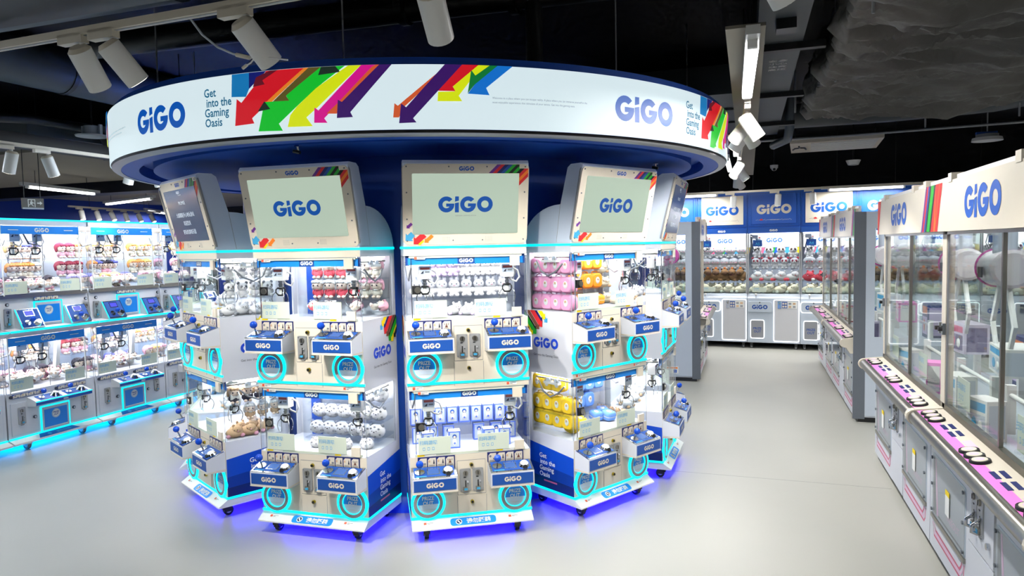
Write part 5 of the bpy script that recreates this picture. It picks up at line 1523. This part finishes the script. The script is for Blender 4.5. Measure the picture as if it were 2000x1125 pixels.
# single out each toy of a row by its place in the row, counted as the photograph shows it
def screen_x(v):
    d = v - Vector((0, 0, CAM_H))
    return d.dot(right) / max(d.dot(fwd), .01)
ORD = ['first', 'second', 'third', 'fourth', 'fifth', 'sixth', 'seventh', 'eighth', 'ninth', 'tenth', 'eleventh', 'twelfth']
rows_ = {}
for o in COL.objects:
    if o.parent is None and 'label' in o and o.get('category') in ('plush toy', 'doll', 'pouch', 'box'):
        rows_.setdefault(o['label'], []).append(o)
for lb, os_ in rows_.items():
    if len(os_) > 1:
        os_.sort(key=lambda o: screen_x(o.location))
        for i, o in enumerate(os_):
            n = len(os_)
            o['label'] = f'{lb}, ' + ('leftmost' if i == 0 else 'rightmost' if i == n - 1 else ('middle one' if n == 3 else f'{ORD[i]} from left'))
            if len(o['label'].split()) > 16:
                print('LONG', o['label'])
# ------------------------------------------------------------------ ceiling services and lamps
def area(parent, loc, sx, sy, power, rot=(0, 0, 0), col=(1, .985, .96)):
    l = bpy.data.lights.new('lamp', 'AREA')
    l.shape, l.size, l.size_y, l.energy, l.color = 'RECTANGLE', sx, sy, power, col
    o = bpy.data.objects.new('lamp', l)
    COL.objects.link(o)
    o.parent, o.location, o.rotation_euler = parent, loc, rot
    return o
def tube_light(x, y, z, L, rz, label, grp, power=TUBE_W, col=(1, .985, .96)):
    t = thing('tube_light', label, 'lamp', (x, y, z), rz, grp)
    MB().box(-L / 2 - .12, L / 2 + .12, -.03, .03, .02, .06, W_PLAST).obj('track_body', t)
    MB().box(-L / 2, L / 2, -.028, .028, -.012, .02, TUBE).obj('tube', t)
    for sx in (-1, 1):
        a, b = sorted((sx * L / 2, sx * (L / 2 + .03)))
        MB().box(a, b, -.022, .022, -.014, .022, W_PLAST).obj('end_cap', t)
    for sx in (-1, 1):
        MB().cyl((sx * L * .4, 0, .06), (sx * L * .4, 0, CEIL_Z - z), .004, BLACK, n=6).obj('hanger', t)
    area(t, (0, 0, -.016), L, .04, power, col=col)
    return t
def spot_head(parent, loc, aim, label=None, power=SPOT_W, L=.165, r=.046, on=True, cone=62):
    # can-shaped track head: adapter box, neck, barrel, lens
    p = Vector(loc)
    d = (Vector(aim) - p).normalized()
    t = parent
    a = MB().box(-.075, .06, -.018, .018, -.028, .012, W_CREAM).cyl((.045, 0, -.028), (.045, 0, -.055), .012, W_PLAST, n=10)
    h = a.obj('spot_adapter', t, tuple(p))
    q = Vector((.045, 0, -.085))
    b = MB().cyl(q - d * .03, q + d * (L - .03), r, W_PLAST, n=20, caps=True).cyl(q - d * .045, q - d * .029, r * .7, W_CREAM, r, 16)
    b.obj('spot_barrel', h)
    MB().cyl(q + d * (L - .0305), q + d * (L - .0285), r * .86, LENS if on else W_CREAM, n=16).obj('spot_lens', h)
    if on and power:
        l = bpy.data.lights.new('lamp', 'SPOT')
        l.energy, l.spot_size, l.spot_blend, l.shadow_soft_size, l.color = power, R(cone), .55, .03, (1, .96, .90)
        o = bpy.data.objects.new('lamp', l)
        COL.objects.link(o)
        o.parent = h
        o.location = q + d * (L - .02)
        o.rotation_euler = d.to_track_quat('-Z', 'Y').to_euler()
def track(name, p0, p1, z, label, spots, grp='track lights'):
    v = Vector((p1[0] - p0[0], p1[1] - p0[1], 0))
    L, a = v.length, math.atan2(v.y, v.x)
    t = thing(name, label, 'track light', (p0[0], p0[1], z), a, grp)
    MB().box(0, L, -.018, .018, 0, .03, W_CREAM).box(0, L, -.006, .006, -.002, 0, G_MID).obj('track_rail', t)
    for k in range(2):
        MB().cyl((L * (.2 + .6 * k), 0, .03), (L * (.2 + .6 * k), 0, CEIL_Z - z), .004, BLACK, n=6).obj('hanger', t)
    inv = Matrix.Rotation(-a, 3, 'Z')
    for s_, aim, pw in spots:
        spot_head(t, (s_, 0, 0), inv @ (Vector(aim) - Vector((p0[0], p0[1], z))), power=pw)
    return t
# track in front of the island (top left of the picture)
track('track_light', (-4.9, 2.26), (-.70, 2.12), 2.59, 'white ceiling track with large spot heads in front of the island, top left',
      [(2.30, (-2.75, 3.2, 1.3), 130), (2.47, (-2.0, 3.3, 1.2), 130), (3.13, (-1.35, 3.5, 1.2), 130), (3.88, (-1.25, 3.6, 1.3), 140), (1.0, (-3.7, 4.0, 1.2), 120)])
# track over the left row
track('track_light', (-5.62, 3.3), (-5.62, 6.2), 2.59, 'white ceiling track over the left doll machines, ending behind the canopy',
      [(.75, (-6.1, 4.0, 1.0), 60), (1.06, (-5.6, 5.0, .9), 60), (1.90, (-6.2, 5.2, 1.0), 60), (2.2, (-5.6, 6.0, .9), 60)])
# long track over the right aisle
track('track_light', (.05, 1.5), (.04, 2.5), 2.56, 'short white ceiling track with one big spot head at the top edge above the aisle', [(.53, (.75, 2.7, 1.4), 70)])
track('track_light', (.0, 4.62), (-.14, 9.8), 2.56, 'long white ceiling track over the right aisle with crossed spot heads',
      [(.10, (1.0, 5.0, 1.0), 75), (.30, (-1.1, 4.4, 1.2), 85), (.48, (1.0, 6.0, .8), 75), (.70, (-1.2, 5.6, 1.0), 80), (2.95, (-1.0, 6.8, 1.0), 70), (3.3, (1.0, 8.2, 1.0), 70), (4.1, (-.3, 9.6, .4), 70), (4.5, (.9, 10.2, .8), 70)])
# track before the back signs
bd_ = Vector((math.cos(R(-6)), math.sin(R(-6))))
q0, q1 = Vector((-.9, 11.50)), Vector((-.9, 11.50)) + bd_ * 4.9
track('track_light', tuple(q0), tuple(q1), 2.455, 'white ceiling track in front of the back row signs',
      [(.65, (-.35, 11.6, 1.0), 30), (1.30, (.30, 11.5, 1.0), 30), (1.78, (1.0, 11.4, 1.0), 30), (3.3, (2.4, 11.2, 1.0), 30)])
# small distant track, left
track('track_light', (-11.5, 9.35), (-11.9, 11.8), 2.56, 'short distant ceiling track with six small spot heads, far left',
      [(.25 + .38 * i, (-11.0 + .3 * (i % 3), 9.6 + .4 * i, .2), 40) for i in range(6)])
tl = 'tube lamps of the hall'
tube_light(.008, 3.97, 2.585, 1.15, R(91.2), 'bright tube lamp hanging over the right aisle below the duct', tl)
tube_light(-.10, 7.05, 2.585, 1.0, R(91.2), 'tube lamp farther along the right aisle behind the spot heads', tl)
tube_light(1.63, 11.36, 2.435, .95, R(-6), 'thin tube lamp in front of the white back sign', tl, 30)
tube_light(-.95, 11.60, 2.435, .95, R(-6), 'thin tube lamp above the grey crane unit at the back', tl, 30)
tube_light(-9.07, 7.30, 2.60, 1.25, R(104), 'tube lamp over the far left, near the running-man sign', tl)
tube_light(-10.15, 9.38, 2.60, 1.7, R(-19.6), 'tube lamp slanting over the far left behind the small spots', tl)
tube_light(-12.6, 12.4, 2.62, 1.1, R(116), 'small far tube lamp just left of the dark screen', tl)
tube_light(-5.35, 11.6, 2.55, 1.1, R(0), 'small far tube lamp seen between the left screens', tl)
for i, (x, y, a, n, pw_) in enumerate(((-5.0, 1.0, 0, 'left front', .9), (-2.0, -.6, 0, 'centre front', .5), (1.6, -.4, 0, 'right front', 1.0), (-7.4, 3.4, 90, 'left outer', 1.6), (-2.2, -3.2, 0, 'entrance', .8), (3.4, 4.2, 90, 'right rear', 1.5), (3.4, 8.2, 90, 'right back', 1.0), (-4.6, 8.8, 0, 'island rear', 1.5), (-8.2, .2, 0, 'far left front', 1.4), (-.25, 10.2, 90, 'back aisle', .35), (-4.75, 5.6, 90, 'gap between island and doll machines', 1.3))):  # extra tubes added for ambient fill, those on the left tinted cool
    tube_light(x, y, 2.75, 1.5, R(a), f'tube lamp over the {n} part of the hall', tl, TUBE_W * pw_, (.80, .91, 1.0) if x < -4.0 else (1, .985, .96))

# ducts, pipes, beams
def service(name, label, cat, mb, loc=None, rz=0.0):
    return tag(mb.obj(name, None, loc, rz), label, cat)
service('ceiling_beam', 'dark beam crossing the ceiling above the front track', 'beam', MB().box(-12, .6, 1.95, 2.20, 2.68, 3.05, DUCT_B))
service('air_duct', 'pale grey duct panel at the very top left of the picture', 'duct', MB().cyl((-9, 3.05, 3.24), (-2.9, 3.05, 3.24), .19, PIPE_G, n=24))
p_ = MB().cyl((-5.42, 3.3, 3.24), (-5.42, 9.6, 3.24), .19, PIPE_G, n=28)
for y in (4.4, 6.0, 7.6):
    p_.cyl((-5.42, y, 3.24), (-5.42, y + .04, 3.24), .197, DUCT_B, n=28)
service('round_duct', 'big slate round duct running behind the top left of the canopy', 'duct', p_)
service('ceiling_panel', 'dark angled duct panel at the upper left', 'duct', MB().prism([(-9.2, 4.6), (-6.5, 4.9), (-6.2, 8.0), (-9.6, 8.4)], 2.86, 3.05, DUCT, 'z'))
service('ceiling_soffit', 'beige lit soffit slab far left behind the canopy', 'soffit', MB().box(-12.8, -6.9, 8.8, 14.2, 2.80, 2.90, SLAB))
service('ceiling_soffit', 'beige lit soffit strip far left before the dark beam', 'soffit', MB().box(-12.8, -7.2, 5.6, 8.3, 2.83, 2.90, SLAB))
service('ceiling_beam', 'black beam below the beige soffit at the far left', 'beam', MB().box(-12.8, -6.6, 8.35, 8.75, 2.66, 2.95, DUCT_B))
service('ceiling_beam', 'black beam above the left track', 'beam', MB().box(-6.05, -5.80, 2.4, 9.5, 2.64, 2.74, DUCT_B))
pp = MB().tube([(-6.9, 3.2, 2.78), (-6.8, 4.0, 2.80), (-6.5, 4.4, 2.95), (-6.45, 4.9, 3.0), (-6.35, 5.55, 2.98), (-6.32, 5.62, 2.85), (-6.32, 5.62, 2.68)], .045, DUCT_B, 10)
service('pipe', 'black bent pipe beside the speaker at upper left', 'pipe', pp)
pp = MB().cyl((-4.5, 3.9, 3.2), (-.6, 4.1, 3.2), .085, DUCT_B, n=16).cyl((-2.05, 4.0, 3.2), (-2.0, 4.0, 3.2), .11, DUCT_B, n=16).cyl((-1.35, 4.06, 3.2), (-1.30, 4.06, 3.2), .11, DUCT_B, n=16).cyl((-1.2, 4.05, 3.2), (-1.2, 4.05, 2.7), .05, DUCT_B, n=12)
service('pipe', 'black flanged pipe above the middle of the canopy', 'pipe', pp)
# grey duct with brackets left of the wrapped duct
gd = thing('flat_duct', 'flat dark grey duct with angle brackets beside the tube lamp', 'duct', (0, 0, 0))
MB().box(.06, .34, 2.3, 9.2, 3.0, 3.30, DUCT).obj('duct_body', gd)
for y in (5.0, 6.6, 8.2):
    MB().box(-.02, .48, y, y + .06, 2.955, 3.0, DUCT_B).obj('bracket', gd)
st_ = MB()
for j, t_ in enumerate(('安全', '小心', '注意', '高压')):
    st_.text(t_, WHITE_P, (.145, 5.50 + .09 * j, 2.9985), (1, 0, 0), (0, -1, 0), .065, 'l', .02)
st_.obj('stencil', gd)
MB().box(.16, .27, 4.45, 4.58, 2.94, 3.0, BLACK).obj('junction_box', gd)
service('flat_duct', 'flat dark duct with cross seams behind the canopy at upper right', 'duct', MB().box(-1.6, -.02, 6.6, 9.9, 3.02, 3.28, DUCT).box(-1.6, -.02, 7.3, 7.36, 3.0, 3.03, DUCT_B).box(-1.6, -.02, 8.1, 8.16, 3.0, 3.03, DUCT_B).box(-1.6, -.02, 9.0, 9.06, 3.0, 3.03, DUCT_B))
lb_ = MB().box(-.10, .08, 3.5, 11.2, 2.70, 2.715, SLAB)
service('cable_tray', 'metal cable tray strip above the right aisle lamps', 'tray', lb_)
# foil-wrapped duct with wrinkles
from mathutils import noise as mnoise
def wrinkle(u, v):
    w_ = v + .25 * math.sin(1.7 * u + .6) + .10 * math.sin(4.1 * u)
    a = mnoise.noise(Vector((u * .8, w_ * 2.6, 0)))
    b = 1 - abs(mnoise.noise(Vector((u * 1.2, w_ * 4.2, 7.0)))) * 2
    c = 1 - abs(mnoise.noise(Vector((u * 1.9 + 5, w_ * 8.5, 3.0)))) * 2
    d = mnoise.noise(Vector((u * 7, v * 16, 9.0)))
    return .10 * a + .075 * b * b + .045 * c * c + .008 * d - .06
wd = MB()
NX, NY = 130, 240
vs, fs = [], []
prof = []
for i in range(NX + 1):
    t_ = i / NX
    prof.append(t_)
for j in range(NY + 1):
    Y_ = 2.0 + 5.5 * j / NY
    for i in range(NX + 1):
        s_ = i / NX * 3.0                                  # walk: left side up, bottom, right side
        if s_ < .55:
            x, z, nx, nz = .52, 3.42 - s_ / .55 * .52, -1, 0
        elif s_ < 2.6:
            x, z, nx, nz = .52 + (s_ - .55), 2.90, 0, -1
        else:
            x, z, nx, nz = 2.57, 2.90 + (s_ - 2.6) / .4 * .52, 1, 0
        e = wrinkle(s_, Y_)
        k = 1.0 if .15 < s_ < 2.9 else .3
        r_ = random.uniform(-.006, .006)
        vs.append((x + nx * e * k + (.10 if s_ < .55 else 0) * (1 - (3.42 - z) / .52), Y_ + r_, z + nz * e * k))
    for i in range(NX):
        if j < NY:
            a_ = j * (NX + 1) + i
            fs.append((a_, a_ + 1, a_ + NX + 2, a_ + NX + 1))
wd.add(vs, fs, WRAP, True)
cap0 = [vs[NY * (NX + 1) + i] for i in range(NX + 1)]
wd.add(cap0 + [(x, y + .0, 3.44) for x, y, z in cap0[::-1]], [tuple(range(2 * (NX + 1)))], WRAP, False)
wt = thing('wrapped_duct', 'huge wrinkled black foil-wrapped duct hanging over the crane units', 'duct')
wd.obj('foil_wrap', wt)
for x in (.60, 2.5):
    for y in (4.0, 5.6, 7.2):
        MB().cyl((x, y, 2.84), (x, y, CEIL_Z), .008, G_MID, n=6).obj('threaded_rod', wt)
service('round_duct', 'dark curved duct below the far edge of the wrapped duct', 'duct', MB().tube([(-.1, 9.55, 3.26), (1.6, 9.5, 3.25), (2.6, 9.2, 3.24), (3.3, 8.4, 3.24), (3.6, 7.0, 3.24)], .15, DUCT, 16))
service('pipe', 'thin grey conduit under the curved duct', 'pipe', MB().tube([(-1.3, 9.95, 3.03), (1.2, 9.95, 3.03), (3.2, 9.7, 3.03)], .015, G_MID, 8))
service('pipe', 'dark vertical elbow pipe beside the wrapped duct', 'pipe', MB().tube([(.44, 8.4, 3.3), (.44, 8.4, 2.95), (.44, 8.8, 2.88), (.30, 9.3, 2.88)], .05, PIPE_G, 10))
for x, y, n in ((.45, 7.62, 'left'), (1.95, 9.3, 'middle'), (2.75, 8.9, 'right')):
    service('hanger_rod', f'thin metal hanger rod below the wrapped duct, {n} one', 'rod', MB().cyl((x, y, 2.98), (x, y, CEIL_Z), .010, G_MID, n=8))
vt = thing('air_vent', 'white slatted air vent hanging level below the dark ceiling', 'vent', (1.13, 10.62, 2.99), R(-4))
MB().box(-.56, .56, -.55, .55, 0, .05, W_CREAM).obj('vent_frame', vt)
for i in range(9):
    MB().box(-.30, .50, -.46 + .105 * i, -.41 + .105 * i, -.012, .002, W_PLAST).obj('slat', vt)
MB().tube([(-.53, .10, -.006), (-.50, -.05, -.006), (-.44, -.10, -.006), (-.38, -.06, -.006), (-.36, .12, -.006)], .012, BLACK, 6).tube([(-.44, -.10, -.006), (-.45, -.25, -.006)], .012, BLACK, 6).obj('vent_mark', vt)
for sx in (-.5, .5):
    MB().cyl((sx, 0, .05), (sx, 0, CEIL_Z - 2.99), .006, BLACK, n=6).obj('hanger', vt)
r_ = thing('ceiling_router', 'round white wireless router under the wrapped duct at right', 'router', (2.75, 9.95, 2.86))
MB().cyl((0, 0, 0), (0, 0, .04), .165, W_PLAST, .155, 32).obj('body', r_)
MB().cyl((0, 0, .04), (0, 0, .08), .12, G_MID, n=20).obj('mount_plate', r_)
MB().box(-.12, .10, -.03, .03, .08, .11, BLUE_D).cyl((0, 0, .10), (0, 0, CEIL_Z - 2.86), .008, G_MID, n=8).obj('bracket', r_)
for x, y, z, n, s_ in ((.40, 12.0, 2.86, 'small white dome camera on the black wall above the blue back sign', .06), ):
    c_ = thing('dome_camera', n, 'camera', (x, y, z))
    MB().cyl((0, 0, 0), (0, 0, .05), s_, W_PLAST, s_ * 1.05, 18).obj('base', c_)
    MB().ball((0, -.01, 0), s_ * .75, W_PLAST, 14, 8).obj('dome', c_)
    MB().ball((0, -.035, -.015), s_ * .42, BLACK, 10, 6).obj('lens', c_)
    MB().cyl((0, 0, .05), (0, 0, CEIL_Z - z), .012, BLACK, n=8).obj('drop_rod', c_)
c_ = thing('ceiling_sensor', 'white round ceiling sensor above the right back sign', 'sensor', (1.52, 11.8, 2.83))
MB().cyl((0, 0, 0), (0, 0, .07), .075, W_PLAST, .105, 20).obj('body', c_)
MB().cyl((0, 0, -.008), (0, 0, 0), .05, G_MID, n=14).obj('grille', c_)
MB().cyl((0, 0, .07), (0, 0, CEIL_Z - 2.83), .012, BLACK, n=8).obj('drop_rod', c_)
c_ = thing('smoke_detector', 'white ribbed smoke detector under the dark duct behind the canopy', 'detector', (-.72, 7.4, 2.985))
MB().cyl((0, 0, -.03), (0, 0, .035), .045, W_PLAST, .055, 20).obj('body', c_)
MB().cyl((0, 0, -.034), (0, 0, -.03), .03, G_DARK, n=14).obj('grille', c_)
c_ = thing('ceiling_speaker', 'white round ceiling speaker hanging at the upper left', 'speaker', (-6.15, 5.30, 2.88))
MB().cyl((0, 0, -.012), (0, 0, 0), .145, W_PLAST, .15, 32).obj('grille', c_)
MB().cyl((0, 0, 0), (0, 0, .09), .075, G_LIGHT, n=18).obj('can', c_)
for sx in (-1, 1):
    MB().box(sx * .11 - .012, sx * .11 + .012, -.015, .015, 0, .10, G_LIGHT).obj('clamp', c_)
MB().cyl((0, 0, .09), (0, 0, CEIL_Z - 2.88), .01, BLACK, n=8).obj('drop_rod', c_)
# running-man exit sign
ex = thing('exit_sign', 'grey hanging exit sign with running man and arrow', 'sign', (-6.75, 5.10, 2.17), R(72))
SIGN = mat('exit sign face', (96, 90, 84), .4, noise=.05)
s_ = MB().box(-.095, .095, -.012, .012, 0, .105, SIGN).box(-.092, .092, -.0135, -.012, -.004, .012, G_LIGHT)
s_.flat([(-.045, .018), (.02, .018), (.02, .095), (-.045, .095)], WHITE_P, (0, -.0128, 0), FX, FZ)
s_.flat([(-.038, .018), (.013, .018), (.013, .088), (-.038, .088)], SIGN, (0, -.0133, 0), FX, FZ)
for p in ([(-.020, .072), (-.008, .072), (-.008, .084), (-.020, .084)], [(-.024, .045), (-.006, .045), (-.004, .070), (-.026, .070)], [(-.036, .040), (-.024, .052), (-.022, .046), (-.034, .032)], [(-.012, .046), (.006, .028), (.002, .024), (-.018, .042)], [(-.004, .066), (.012, .058), (.010, .052), (-.006, .060)]):
    s_.flat(p, WHITE_P, (0, -.0138, 0), FX, FZ)
s_.flat([(.035, .052), (.060, .052), (.060, .038), (.082, .058), (.060, .078), (.060, .064), (.035, .064)], WHITE_P, (0, -.0130, 0), FX, FZ)
s_.obj('face', ex)
MB().cyl((-.07, 0, .105), (-.07, 0, CEIL_Z - 2.17), .004, BLACK, n=6).cyl((.07, 0, .105), (.07, 0, CEIL_Z - 2.17), .004, BLACK, n=6).obj('hanger', ex)
# loose cable with connector near the front track
lc_ = thing('loose_cable', 'loose pale cable with connectors dangling from the front track', 'cable', (0, 0, 0))
MB().tube([(-2.024, 2.2, 2.60), (-1.971, 2.2, 2.533), (-1.902, 2.2, 2.479), (-1.833, 2.2, 2.447), (-1.817, 2.2, 2.442)], .0045, G_LIGHT, 6).tube([(-1.757, 2.2, 2.424), (-1.73, 2.2, 2.423), (-1.667, 2.2, 2.415), (-1.591, 2.2, 2.40)], .003, W_PLAST, 6).tube([(-1.734, 2.2, 2.423), (-1.755, 2.2, 2.405), (-1.775, 2.2, 2.398)], .003, W_PLAST, 6).obj('wire', lc_)
MB().cyl((-1.817, 2.2, 2.442), (-1.757, 2.2, 2.424), .008, W_CREAM, n=10).obj('connector', lc_)
MB().cyl((-1.772, 2.2, 2.40), (-1.792, 2.2, 2.389), .006, W_CREAM, n=8).obj('plug', lc_)
